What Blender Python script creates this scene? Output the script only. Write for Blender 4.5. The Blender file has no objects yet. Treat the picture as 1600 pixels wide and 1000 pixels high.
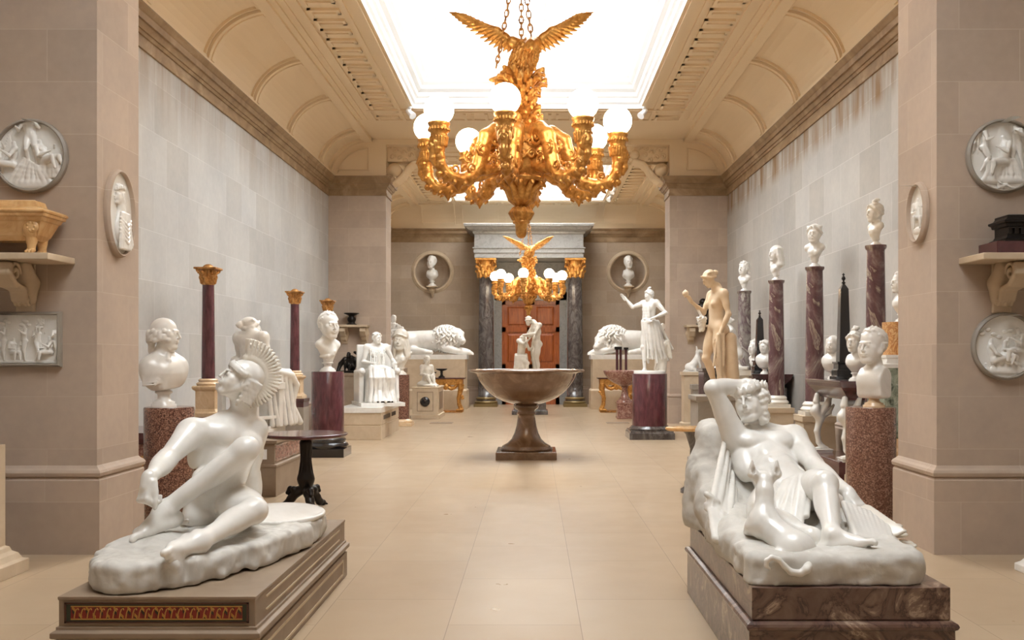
import bpy, math, random
import numpy as np
from mathutils import Vector, Matrix
sin, cos, pi = math.sin, math.cos, math.pi
scene = bpy.context.scene
COL = scene.collection
# camera model: eye 1.54 m above the floor, looking straight down the gallery (+Y)
F, CX, CY, EYE = 1500.0, 833.5, 557.5, 1.54
def wx(px, Y): return (px - CX) * Y / F
def wz(py, Y): return EYE - (py - CY) * Y / F
V = Vector
random.seed(7)

# ------------------------------------------------------------------ naming
def tag(o, label=None, cat=None, group=None, kind=None):
    if label: o['label'] = label
    if cat: o['category'] = cat
    if group: o['group'] = group
    if kind: o['kind'] = kind
    return o
def empty(name, loc=(0, 0, 0), rz=0.0):
    o = bpy.data.objects.new(name, None); COL.objects.link(o)
    o.location = loc; o.rotation_euler = (0, 0, rz); o.empty_display_size = .1
    return o
def link_mesh(name, me, mat, parent=None, loc=None, rz=None):
    o = bpy.data.objects.new(name, me); COL.objects.link(o)
    if mat: me.materials.append(mat)
    if parent: o.parent = parent
    if loc is not None: o.location = loc
    if rz is not None: o.rotation_euler = (0, 0, rz)
    return o
def copy_tree(o, parent=None):
    c = o.copy(); COL.objects.link(c); c.parent = parent
    for ch in [x for x in COL.objects if x.parent == o]: copy_tree(ch, c)
    return c

# ------------------------------------------------------------------ mesh builder
class MB:
    def __init__(s): s.v = []; s.f = []; s.sm = []; s.M = Matrix.Identity(4)
    def add(s, vs, fs, smooth=False):
        n = len(s.v); s.v += [tuple(s.M @ V(v)) for v in vs]
        s.f += [tuple(i + n for i in f) for f in fs]; s.sm += [smooth] * len(fs)
    def box(s, x0, x1, y0, y1, z0, z1):
        s.add([(x0,y0,z0),(x1,y0,z0),(x1,y1,z0),(x0,y1,z0),(x0,y0,z1),(x1,y0,z1),(x1,y1,z1),(x0,y1,z1)],
              [(0,3,2,1),(4,5,6,7),(0,1,5,4),(1,2,6,5),(2,3,7,6),(3,0,4,7)])
    def rect_loft(s, x0, x1, y0, y1, prof, cap=True, inward=False):
        """rectangle swept through (z, outward offset) pairs"""
        vs = []; fs = []
        for z, o in prof: vs += [(x0-o,y0-o,z),(x1+o,y0-o,z),(x1+o,y1+o,z),(x0-o,y1+o,z)]
        for i in range(len(prof)-1):
            for k in range(4):
                a, b = i*4+k, i*4+(k+1) % 4
                q = (a, b, b+4, a+4)
                fs.append(q[::-1] if inward else q)
        if cap: fs += [(3,2,1,0), tuple(len(prof)*4-4+k for k in range(4))]
        s.add(vs, fs)
    def lathe(s, prof, n=48, c=(0,0,0), smooth=True, sq=1.0):
        """(r, z) profile turned about z"""
        vs = []; fs = []
        for r, z in prof:
            for k in range(n):
                a = 2*pi*k/n; vs.append((c[0]+r*cos(a), c[1]+r*sin(a)*sq, c[2]+z))
        for i in range(len(prof)-1):
            for k in range(n):
                a, b = i*n+k, i*n+(k+1) % n
                fs.append((a, b, b+n, a+n))
        s.add(vs, fs, smooth)
        s.add(vs[:n], [tuple(range(n))[::-1]]); s.add(vs[-n:], [tuple(range(n))])
    def prism(s, poly, axis, a0, a1, smooth=False):
        """closed 2-D outline extruded along an axis; outline is in the two other axes in order"""
        n = len(poly); vs = []
        for a in (a0, a1):
            for p, q in poly:
                vs.append({'x': (a,p,q), 'y': (p,a,q), 'z': (p,q,a)}[axis])
        fs = [(i, (i+1) % n, (i+1) % n+n, i+n) for i in range(n)]
        s.add(vs, fs, smooth); s.add(vs, [tuple(range(n))[::-1], tuple(range(n, 2*n))])
    def tube(s, pts, rs, n=10, closed=False):
        pts = [V(p) for p in pts]; m = len(pts)
        if not hasattr(rs, '__len__'): rs = [rs]*m
        vs = []; fs = []; up = V((0, 0, 1)); prev = None
        for i, p in enumerate(pts):
            t = (pts[min(i+1, m-1)] - pts[max(i-1, 0)]).normalized() if not closed else (pts[(i+1) % m]-pts[i-1]).normalized()
            if prev is None:
                u = t.cross(up if abs(t.z) < .9 else V((1,0,0))).normalized()
            else:
                u = (prev - t*prev.dot(t)).normalized()
            prev = u; w = t.cross(u)
            for k in range(n):
                a = 2*pi*k/n; vs.append(p + (u*cos(a)+w*sin(a))*rs[i])
        for i in range(m if closed else m-1):
            for k in range(n):
                a, b = i*n+k, i*n+(k+1) % n; c, d = (b+n) % (m*n), (a+n) % (m*n)
                fs.append((a, b, c, d))
        s.add(vs, fs, True)
        if not closed:
            s.add([vs[k] for k in range(n)], [tuple(range(n))[::-1]], True); s.add(vs[-n:], [tuple(range(n))], True)
    def sphere(s, c, r, n=16, m=10, sc=(1,1,1)):
        prof = []
        vs = []; fs = []
        for i in range(m+1):
            t = pi*i/m
            for k in range(n):
                a = 2*pi*k/n; vs.append((c[0]+r*sc[0]*sin(t)*cos(a), c[1]+r*sc[1]*sin(t)*sin(a), c[2]-r*sc[2]*cos(t)))
        for i in range(m):
            for k in range(n):
                a, b = i*n+k, i*n+(k+1) % n; fs.append((a, b, b+n, a+n))
        s.add(vs, fs, True)
    def build(s, name, mat, parent=None, bevel=0, loc=None, rz=None):
        me = bpy.data.meshes.new(name); me.from_pydata(s.v, [], s.f)
        me.polygons.foreach_set('use_smooth', s.sm); me.validate(); me.update()
        o = link_mesh(name, me, mat, parent, loc, rz)
        if bevel:
            b = o.modifiers.new('bevel', 'BEVEL'); b.width = bevel; b.segments = 2; b.limit_method = 'ANGLE'; b.angle_limit = .6
        return o

# ------------------------------------------------------------------ carving: smooth blended solids -> one surface
def frame(o, fwd, up, sc=1.0):
    """local +Y forward, +Z up, +X the right-hand side"""
    y = V(fwd).normalized(); u = V(up); z = (u - y*u.dot(y)).normalized(); x = y.cross(z)
    return Matrix(((x.x*sc, y.x*sc, z.x*sc, o[0]), (x.y*sc, y.y*sc, z.y*sc, o[1]), (x.z*sc, y.z*sc, z.z*sc, o[2]), (0,0,0,1)))
class Carve:
    def __init__(s, res): s.res = res; s.P = []; s.M = Matrix.Identity(4); s.kk = 1.0; s.zmin = None
    def _t(s, p): return np.array(s.M @ V(p), dtype=np.float32)
    def _sc(s): return s.M.col[0].to_3d().length
    def cone(s, a, b, ra, rb, k=.02, op='u'):
        q = s._sc(); s.P.append(('c', s._t(a), s._t(b), ra*q, rb*q, k*q*s.kk, op)); return s
    def ball(s, c, r, k=.02, op='u'): return s.ell(c, (r, r, r), k, op)
    def ell(s, c, r, k=.02, op='u', rot=None):
        q = s._sc(); R = s.M.to_3x3().normalized()
        if rot is not None: R = R @ rot
        s.P.append(('e', s._t(c), np.array(R, dtype=np.float32), np.array(r, dtype=np.float32)*q, k*q*s.kk, op)); return s
    def box(s, c, h, rad=.01, k=.01, op='u', rot=None):
        q = s._sc(); R = s.M.to_3x3().normalized()
        if rot is not None: R = R @ rot
        s.P.append(('b', s._t(c), np.array(R, dtype=np.float32), np.array(h, dtype=np.float32)*q, rad*q, k*q*s.kk, op)); return s
    def chain(s, pts, rs, k=.01, op='u'):
        if not hasattr(rs, '__len__'): rs = [rs]*len(pts)
        for i in range(len(pts)-1): s.cone(pts[i], pts[i+1], rs[i], rs[i+1], k, op)
        return s
    def rough(s, amp, size, z=None):
        """chisel texture over what has been carved so far (z: only below this height)"""
        s.P.append(('n', amp, size, z)); return s
    def field(s):
        lo = []; hi = []
        for p in s.P:
            if p[0] == 'n' or p[-1] == 's': continue
            if p[0] == 'c':
                r = max(p[3], p[4]); lo.append(np.minimum(p[1], p[2])-r); hi.append(np.maximum(p[1], p[2])+r)
            elif p[0] == 'e':
                e = np.sqrt(((p[2]*p[3])**2).sum(1)); lo.append(p[1]-e); hi.append(p[1]+e)
            else:
                e = np.abs(p[2]) @ p[3]; lo.append(p[1]-e); hi.append(p[1]+e)
        pad = 5*s.res
        lo = np.min(lo, 0)-pad; hi = np.max(hi, 0)+pad
        n = np.ceil((hi-lo)/s.res).astype(int)+1
        ax = [(lo[i]+np.arange(n[i])*s.res).astype(np.float32) for i in range(3)]
        G = np.full(n, 1.0, dtype=np.float32)
        for p in s.P:
            if p[0] == 'n':
                _, amp, size, zmax = p
                G += s._noise(ax, n, size)*amp*(1 if zmax is None else (ax[2] < zmax)[None, None, :])
                continue
            k = p[-2]
            if p[0] == 'c':
                r = max(p[3], p[4]); a = np.minimum(p[1], p[2])-r; b = np.maximum(p[1], p[2])+r
            elif p[0] == 'e':
                e = np.sqrt(((p[2]*p[3])**2).sum(1)); a = p[1]-e; b = p[1]+e
            else:
                e = np.abs(p[2]) @ p[3]; a = p[1]-e; b = p[1]+e
            m = k+2.5*s.res
            i0 = np.maximum(((a-m-lo)/s.res).astype(int), 0); i1 = np.minimum(((b+m-lo)/s.res).astype(int)+2, n)
            if (i1 <= i0).any(): continue
            X = ax[0][i0[0]:i1[0]][:, None, None]; Y = ax[1][i0[1]:i1[1]][None, :, None]; Z = ax[2][i0[2]:i1[2]][None, None, :]
            if p[0] == 'c':
                d = p[2]-p[1]; L = float((d*d).sum())+1e-12
                x = X-p[1][0]; y = Y-p[1][1]; z = Z-p[1][2]
                t = np.clip((x*d[0]+y*d[1]+z*d[2])/L, 0, 1)
                D = np.sqrt((x-t*d[0])**2+(y-t*d[1])**2+(z-t*d[2])**2)-(p[3]+t*(p[4]-p[3]))
            else:
                x = X-p[1][0]; y = Y-p[1][1]; z = Z-p[1][2]; R = p[2]
                u = x*R[0,0]+y*R[1,0]+z*R[2,0]; v = x*R[0,1]+y*R[1,1]+z*R[2,1]; w = x*R[0,2]+y*R[1,2]+z*R[2,2]
                if p[0] == 'e':
                    r = p[3]; k0 = np.sqrt((u/r[0])**2+(v/r[1])**2+(w/r[2])**2)
                    k1 = np.sqrt((u/r[0]**2)**2+(v/r[1]**2)**2+(w/r[2]**2)**2)+1e-9
                    D = k0*(k0-1)/k1
                else:
                    h = p[3]-p[4]; u = np.abs(u)-h[0]; v = np.abs(v)-h[1]; w = np.abs(w)-h[2]
                    D = np.sqrt(np.maximum(u,0)**2+np.maximum(v,0)**2+np.maximum(w,0)**2)+np.minimum(np.maximum(u, np.maximum(v, w)), 0)-p[4]
            g = G[i0[0]:i1[0], i0[1]:i1[1], i0[2]:i1[2]]
            if p[-1] == 's': D = -D
            h = np.maximum(k-np.abs(g-D), 0)/max(k, 1e-6)
            if p[-1] == 's': g[...] = np.maximum(g, D)+h*h*k*.25
            else: g[...] = np.minimum(g, D)-h*h*k*.25
        return G, lo
    def _noise(s, ax, n, size):
        rs = np.random.RandomState(3); out = 0
        for o, (f, a) in enumerate(((1, 1), (2.1, .5), (4.3, .25))):
            L = rs.rand(32, 32, 32).astype(np.float32)*2-1
            idx = []; fr = []
            for i in range(3):
                q = ax[i]*f/size+17.3*o+500; b = np.floor(q).astype(int); t = q-b; idx.append(b % 32); fr.append((t*t*(3-2*t)).astype(np.float32))
            r = 0
            for dx in (0, 1):
                for dy in (0, 1):
                    for dz in (0, 1):
                        w = (fr[0] if dx else 1-fr[0])[:, None, None]*(fr[1] if dy else 1-fr[1])[None, :, None]*(fr[2] if dz else 1-fr[2])[None, None, :]
                        r = r+w*L[np.ix_((idx[0]+dx) % 32, (idx[1]+dy) % 32, (idx[2]+dz) % 32)]
            out = out+r*a
        return out
    def mesh(s, name):
        G, lo = s.field(); S = G < 0
        c = np.zeros(tuple(np.array(G.shape)-1), np.int8)
        offs = [(i, j, k) for i in (0, 1) for j in (0, 1) for k in (0, 1)]
        sl = lambda A, o: A[o[0]:A.shape[0]-1+o[0], o[1]:A.shape[1]-1+o[1], o[2]:A.shape[2]-1+o[2]]
        for o in offs: c += sl(S, o)
        act = (c > 0) & (c < 8); I = np.argwhere(act)
        ids = np.full(act.shape, -1, np.int32); ids[act] = np.arange(len(I))
        vals = {o: G[I[:, 0]+o[0], I[:, 1]+o[1], I[:, 2]+o[2]] for o in offs}
        P = np.zeros((len(I), 3), np.float32); N = np.zeros(len(I), np.float32)
        for a in offs:
            for d in range(3):
                if a[d] == 0:
                    b = list(a); b[d] = 1; b = tuple(b); va, vb = vals[a], vals[b]; m = (va < 0) != (vb < 0)
                    t = np.where(m, va/np.where(m, va-vb, 1), 0)
                    q = np.tile(np.array(a, np.float32), (len(I), 1)); q[:, d] = t
                    P += q*m[:, None]; N += m
        P = (P/N[:, None]+I)*s.res+lo
        if s.zmin is not None: P[:, 2] = np.maximum(P[:, 2], s.zmin)
        quads = []
        for d in range(3):
            e, f = (d+1) % 3, (d+2) % 3
            sa = [slice(1, -1)]*3; sb = [slice(1, -1)]*3; sa[d] = slice(0, -1); sb[d] = slice(1, None)
            A = S[tuple(sa)]; B = S[tuple(sb)]; J = np.argwhere(A != B)
            if not len(J): continue
            off = np.array([1, 1, 1]); off[d] = 0; J = J+off
            flip = S[J[:, 0], J[:, 1], J[:, 2]]
            def cell(de, df):
                K = J.copy(); K[:, e] += de; K[:, f] += df; return ids[K[:, 0], K[:, 1], K[:, 2]]
            Q = np.stack([cell(-1, -1), cell(0, -1), cell(0, 0), cell(-1, 0)], 1)
            Q[~flip] = Q[~flip][:, ::-1]; quads.append(Q)
        Q = np.concatenate(quads); Q = Q[(Q >= 0).all(1)]
        me = bpy.data.meshes.new(name)
        me.vertices.add(len(P)); me.vertices.foreach_set('co', P.ravel())
        me.loops.add(Q.size); me.loops.foreach_set('vertex_index', Q.ravel())
        me.polygons.add(len(Q)); me.polygons.foreach_set('loop_start', np.arange(0, Q.size, 4, dtype=np.int32))
        me.polygons.foreach_set('loop_total', np.full(len(Q), 4, dtype=np.int32))
        me.polygons.foreach_set('use_smooth', np.ones(len(Q), bool))
        me.update(calc_edges=True)
        return me
    def build(s, name, mat, parent=None, loc=None, rz=None):
        return link_mesh(name, s.mesh(name), mat, parent, loc, rz)

# ------------------------------------------------------------------ materials
def mat(name, col, rough=.6, metal=0.0, spec=.5, coat=0.0):
    m = bpy.data.materials.new(name); m.use_nodes = True; b = m.node_tree.nodes['Principled BSDF']
    b.inputs['Base Color'].default_value = (*col, 1); b.inputs['Roughness'].default_value = rough
    b.inputs['Metallic'].default_value = metal; b.inputs['Specular IOR Level'].default_value = spec
    b.inputs['Coat Weight'].default_value = coat; b.inputs['Coat Roughness'].default_value = .12
    return m
class NT:
    def __init__(s, m): s.t = m.node_tree; s.n = s.t.nodes; s.b = s.n['Principled BSDF']
    def new(s, ty, **kw):
        x = s.n.new(ty)
        for k, v in kw.items():
            if k in x.inputs: x.inputs[k].default_value = v
            else: setattr(x, k, v)
        return x
    def ln(s, a, b): s.t.links.new(a, b)
    def coord(s, w='Object'): return s.new('ShaderNodeTexCoord').outputs[w]
    def noise(s, vec, scale, detail=4, rough=.5, dist=0.0):
        x = s.new('ShaderNodeTexNoise'); x.inputs['Scale'].default_value = scale; x.inputs['Detail'].default_value = detail
        x.inputs['Roughness'].default_value = rough; x.inputs['Distortion'].default_value = dist; s.ln(vec, x.inputs['Vector']); return x.outputs['Fac']
    def ramp(s, fac, stops, interp='LINEAR'):
        r = s.new('ShaderNodeValToRGB'); r.color_ramp.interpolation = interp; e = r.color_ramp.elements
        while len(e) < len(stops): e.new(.5)
        for i, (p, c) in enumerate(stops): e[i].position = p; e[i].color = (*c, 1) if len(c) == 3 else c
        s.ln(fac, r.inputs['Fac']); return r.outputs['Color']
    def mix(s, f, a, b, mode='MIX'):
        x = s.new('ShaderNodeMix', data_type='RGBA', blend_type=mode)
        for inp, v in ((x.inputs[0], f), (x.inputs[6], a), (x.inputs[7], b)):
            if isinstance(v, (int, float)): inp.default_value = v
            elif isinstance(v, tuple): inp.default_value = (*v, 1)
            else: s.ln(v, inp)
        return x.outputs[2]
    def bump(s, h, strength=.2, dist=.01):
        x = s.new('ShaderNodeBump'); x.inputs['Strength'].default_value = strength; x.inputs['Distance'].default_value = dist
        s.ln(h, x.inputs['Height']); s.ln(x.outputs['Normal'], s.b.inputs['Normal'])
    def base(s, c): s.ln(c, s.b.inputs['Base Color'])
def c8(r, g, b):
    f = lambda v: (v/255/12.92 if v/255 <= .04045 else ((v/255+.055)/1.055)**2.4)
    return (f(r), f(g), f(b))

def ashlar(name, tone, tone2, mortar, bw=.95, bh=.41, stain=None, rough=.8):
    """coursed stone blocks laid in the plane of each wall face"""
    m = mat(name, tone, rough); t = NT(m); geo = t.new('ShaderNodeNewGeometry'); sp = t.new('ShaderNodeSeparateXYZ'); t.ln(geo.outputs['Position'], sp.inputs[0])
    sn = t.new('ShaderNodeSeparateXYZ'); t.ln(geo.outputs['True Normal'], sn.inputs[0])
    ab = t.new('ShaderNodeMath', operation='ABSOLUTE'); t.ln(sn.outputs['X'], ab.inputs[0])
    gt = t.new('ShaderNodeMath', operation='GREATER_THAN'); gt.inputs[1].default_value = .5; t.ln(ab.outputs[0], gt.inputs[0])
    mx = t.new('ShaderNodeMix', data_type='FLOAT'); t.ln(gt.outputs[0], mx.inputs[0]); t.ln(sp.outputs['X'], mx.inputs[2]); t.ln(sp.outputs['Y'], mx.inputs[3])
    cb = t.new('ShaderNodeCombineXYZ'); t.ln(mx.outputs[0], cb.inputs['X']); t.ln(sp.outputs['Z'], cb.inputs['Y'])
    br = t.new('ShaderNodeTexBrick'); t.ln(cb.outputs[0], br.inputs['Vector']); br.inputs['Scale'].default_value = 1
    br.inputs['Brick Width'].default_value = bw; br.inputs['Row Height'].default_value = bh; br.inputs['Mortar Size'].default_value = .0035; br.inputs['Mortar Smooth'].default_value = .3
    br.inputs['Color1'].default_value = (*tone, 1); br.inputs['Color2'].default_value = (*tone2, 1); br.inputs['Mortar'].default_value = (*mortar, 1); br.inputs['Bias'].default_value = 0
    n1 = t.noise(geo.outputs['Position'], .9, 5, .6); n2 = t.noise(geo.outputs['Position'], 14, 4)
    c = t.mix(.55, br.outputs['Color'], t.ramp(n1, [(.3, (.72,.72,.74)), (.7, (1.12,1.1,1.06))]), 'MULTIPLY')
    c = t.mix(.18, c, t.ramp(n2, [(.3, (.8,.8,.8)), (.7, (1.1,1.1,1.1))]), 'MULTIPLY')
    if stain:  # damp streaks running down from the cornice
        mp = t.new('ShaderNodeMapping'); mp.inputs['Scale'].default_value = (1, 2.2, .22); t.ln(geo.outputs['Position'], mp.inputs[0])
        st = t.noise(mp.outputs[0], 1.6, 6, .65)
        hz = t.new('ShaderNodeMapRange'); hz.inputs[1].default_value = stain[0]; hz.inputs[2].default_value = stain[1]; t.ln(sp.outputs['Z'], hz.inputs[0])
        ml = t.new('ShaderNodeMath', operation='MULTIPLY'); t.ln(hz.outputs[0], ml.inputs[0]); 
        rr = t.ramp(st, [(.38, (0,0,0)), (.62, (1,1,1))]); t.ln(rr, ml.inputs[1])
        c = t.mix(ml.outputs[0], c, stain[2])
    t.base(c); t.bump(br.outputs['Fac'], -.25, .01)
    return m
def veined(name, stops, scale=4, dist=3.0, detail=6, rough=.25, coat=.3, stretch=(1,1,1), spec=.5, bump=0):
    m = mat(name, stops[0][1], rough, coat=coat, spec=spec); t = NT(m); mp = t.new('ShaderNodeMapping'); mp.inputs['Scale'].default_value = stretch
    t.ln(t.coord(), mp.inputs[0]); n = t.noise(mp.outputs[0], scale, detail, .6, dist); t.base(t.ramp(n, stops))
    if bump: t.bump(t.noise(t.coord(), 30, 4), bump, .004)
    return m
M = {}
M['pier'] = ashlar('sandstone_pier', c8(188,168,150), c8(176,156,138), c8(192,174,156))
M['wall'] = ashlar('pale_stone_wall', c8(194,192,188), c8(182,178,172), c8(208,206,202), .8, .62, stain=(4.3, 5.4, c8(160,142,124)))
M['wall_r'] = ashlar('stained_stone_wall', c8(190,186,180), c8(174,168,160), c8(210,206,200), .8, .62, stain=(4.72, 4.95, c8(142,112,78)))
M['endwall'] = ashlar('end_wall_stone', c8(182,164,144), c8(170,150,128), c8(190,172,152))
M['cornice'] = veined('brown_stone_cornice', [(.3, c8(126,98,66)), (.55, c8(150,122,88)), (.75, c8(176,150,118))], 1.4, 2, 5, .6, 0)
M['plaster'] = mat('cream_plaster', c8(234,212,178), .7)
M['white_paint'] = mat('white_paint', (.93,.93,.92), .5)
M['day'] = mat('daylight_glass', (.9,.95,1), .4); 
_e = M['day'].node_tree.nodes['Principled BSDF']; _e.inputs['Emission Color'].default_value = (.925,.967,1,1); _e.inputs['Emission Strength'].default_value = 12
M['marble'] = veined('white_marble', [(.35, c8(228,225,218)), (.6, c8(240,237,231)), (.8, c8(247,245,240))], 2.5, 1.5, 4, .28, .35)
M['marble_warm'] = veined('cream_marble', [(.35, c8(226,218,204)), (.6, c8(238,232,220))], 2.5, 1.5, 4, .3, .3)
M['marble_rough'] = veined('rough_marble', [(.3, c8(188,183,174)), (.6, c8(206,202,194)), (.8, c8(220,217,210))], 5, 1, 6, .6, 0, bump=.5)
M['plaster_tan'] = veined('tan_plaster', [(.35, c8(222,196,162)), (.65, c8(232,210,180))], 3, 1, 4, .5, 0)
M['bronze'] = mat('dark_bronze', (.022,.017,.014), .35, .6)
M['black'] = mat('black_marble', (.018,.016,.017), .18, coat=.5)
M['porphyry'] = veined('red_porphyry', [(.35, c8(72,34,40)), (.5, c8(88,44,50)), (.7, c8(104,58,62))], 14, .4, 8, .25, .5, (1.6,1.6,.35))
M['porphyry_dark'] = veined('dark_red_marble', [(.35, c8(66,30,32)), (.6, c8(88,44,46))], 10, .5, 6, .2, .6)
def granite(name, cs, scale=110):
    m = mat(name, cs[0], .22, coat=.4); t = NT(m); v = t.new('ShaderNodeTexVoronoi'); v.inputs['Scale'].default_value = scale; t.ln(t.coord(), v.inputs['Vector'])
    sp = t.new('ShaderNodeSeparateColor'); t.ln(v.outputs['Color'], sp.inputs[0])
    t.base(t.ramp(sp.outputs[0], [(i/len(cs), c) for i, c in enumerate(cs)], 'CONSTANT')); return m
M['granite'] = granite('red_granite', [c8(70,44,36), c8(112,74,60), c8(138,98,80), c8(96,62,50), c8(156,116,96), c8(118,80,64)])
M['granite_pink'] = granite('pink_granite', [c8(112,78,64), c8(140,102,84), c8(100,68,56), c8(162,124,104), c8(126,88,72)], 100)
M['breccia'] = veined('purple_breccia', [(.34, c8(184,172,156)), (.41, c8(132,108,102)), (.48, c8(104,74,74)), (.56, c8(90,58,60)), (.60, c8(168,150,132)), (.64, c8(112,84,82)), (.72, c8(188,176,158))], 1.5, 2.6, 5, .22, .5, (1,1,.6))
M['breccia2'] = veined('grey_purple_breccia', [(.34, c8(162,156,148)), (.46, c8(134,124,118)), (.53, c8(100,80,84)), (.58, c8(178,170,160)), (.68, c8(140,132,126))], 2.0, 3.0, 5, .22, .5, (1,1,.6))
M['plinth_marble'] = veined('brown_breccia', [(.34, c8(112,88,74)), (.46, c8(96,70,60)), (.5, c8(62,42,38)), (.53, c8(104,78,66)), (.6, c8(126,102,86)), (.64, c8(172,150,130)), (.67, c8(120,94,80)), (.8, c8(140,116,98))], 3.6, 2.2, 9, .3, .4)
M['plinth_side'] = M['plinth_marble']
M['grey_marble'] = veined('grey_veined_marble', [(.36, c8(62,54,52)), (.5, c8(82,74,70)), (.6, c8(102,96,92)), (.72, c8(66,58,56))], 4, 3, 8, .25, .5, (1,1,.5))
M['grey_pale'] = veined('pale_grey_marble', [(.3, c8(124,122,120)), (.55, c8(148,146,142)), (.75, c8(112,110,108))], 4, 2, 7, .3, .3)
M['yellow'] = veined('yellow_marble', [(.3, c8(196,146,88)), (.5, c8(216,170,112)), (.75, c8(230,192,140))], 5, 2, 6, .25, .4)
M['yellow_pale'] = veined('pale_yellow_marble', [(.3, c8(204,170,130)), (.55, c8(222,192,154)), (.75, c8(232,208,176))], 5, 2, 6, .25, .4)
M['onyx'] = veined('banded_onyx', [(.3, c8(182,120,66)), (.42, c8(222,176,116)), (.5, c8(176,112,62)), (.6, c8(226,186,130)), (.72, c8(196,142,86))], 5, 3.5, 5, .2, .5)
M['green'] = veined('green_marble', [(.34, c8(70,76,66)), (.42, c8(128,138,122)), (.55, c8(160,168,150)), (.68, c8(190,192,178))], 9, 1.5, 5, .25, .4)
M['pink_breccia'] = veined('pink_breccia', [(.35, c8(112,66,58)), (.5, c8(156,112,98)), (.65, c8(186,150,134))], 22, 1, 6, .25, .4)
M['basin'] = veined('brown_basin_marble', [(.3, c8(108,80,60)), (.5, c8(122,94,72)), (.7, c8(146,118,94))], 3, 2, 6, .14, .6)
M['stone'] = veined('buff_stone', [(.3, c8(190,168,140)), (.7, c8(206,186,158))], 3, 1, 4, .6, 0)
M['stone_dark'] = veined('taupe_stone', [(.3, c8(134,114,94)), (.7, c8(152,132,110))], 3, 1, 4, .5, 0)
M['grey_stone'] = veined('grey_stone', [(.3, c8(140,130,118)), (.7, c8(158,148,136))], 3, 1, 4, .5, 0)
M['gold'] = veined('gilt', [(.35, c8(176,118,54)), (.6, c8(220,164,88)), (.8, c8(242,194,120))], 14, 1, 4, .36, 0)
for k in ('gold',): M[k].node_tree.nodes['Principled BSDF'].inputs['Metallic'].default_value = .6
M['gilt_dull'] = veined('dull_gilt', [(.35, c8(150,100,50)), (.65, c8(214,160,96))], 14, 1, 4, .4, 0)
M['gilt_dull'].node_tree.nodes['Principled BSDF'].inputs['Metallic'].default_value = .6
M['old_brass'] = mat('old_brass', c8(132,112,72), .4, .4)
M['wood'] = veined('mahogany', [(.3, c8(128,58,22)), (.6, c8(170,88,38)), (.8, c8(194,112,56))], 2.5, 1.5, 6, .28, .4, (6,6,.6))
M['wood_dark'] = mat('dark_wood', c8(70,34,18), .3, coat=.3)
# ------------------------------------------------------------------ the gallery itself
XC = -.13; XL, XR = -4.74, 4.48; PL, PR = -3.41, 3.15      # side walls, inner faces of the piers
Y0, Y3 = -.8, 31.2; PIER = ((7.5, 8.29), (22.18, 22.97))
ZC0, ZC1 = 5.26, 5.69; ZT = 6.57                             # cornice, flat ceiling
def struct(o): o['kind'] = 'structure'; return o

# floor: large pale slabs
fm = mat('limestone_floor', c8(206,184,156), .32, spec=.4); t = NT(fm); geo = t.new('ShaderNodeNewGeometry')
mp = t.new('ShaderNodeMapping'); mp.inputs['Rotation'].default_value = (0,0,pi/2); mp.inputs['Location'].default_value = (.34, .49, 0); t.ln(geo.outputs['Position'], mp.inputs[0])
br = t.new('ShaderNodeTexBrick'); t.ln(mp.outputs[0], br.inputs['Vector']); br.inputs['Scale'].default_value = 1; br.inputs['Brick Width'].default_value = 1.15; br.inputs['Row Height'].default_value = .76
br.inputs['Mortar Size'].default_value = .003; br.inputs['Mortar Smooth'].default_value = .4; br.offset = .5
br.inputs['Color1'].default_value = (*c8(182,160,132), 1); br.inputs['Color2'].default_value = (*c8(175,151,122), 1); br.inputs['Mortar'].default_value = (*c8(140,116,90), 1)
c = t.mix(.35, br.outputs['Color'], t.ramp(t.noise(geo.outputs['Position'], 1.2, 3, .5), [(.2, (.80,.79,.78)), (.8, (1.0,1.0,1.0))]), 'MULTIPLY')
t.base(c); rr = t.new('ShaderNodeMapRange'); rr.inputs[3].default_value = .22; rr.inputs[4].default_value = .42; t.ln(t.noise(geo.outputs['Position'], 3, 4), rr.inputs[0]); t.ln(rr.outputs[0], t.b.inputs['Roughness'])
M['floor'] = fm
b = MB(); b.box(XL-.3, XR+.3, Y0-.3, Y3+.3, -.2, 0); struct(b.build('floor', fm))

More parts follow.
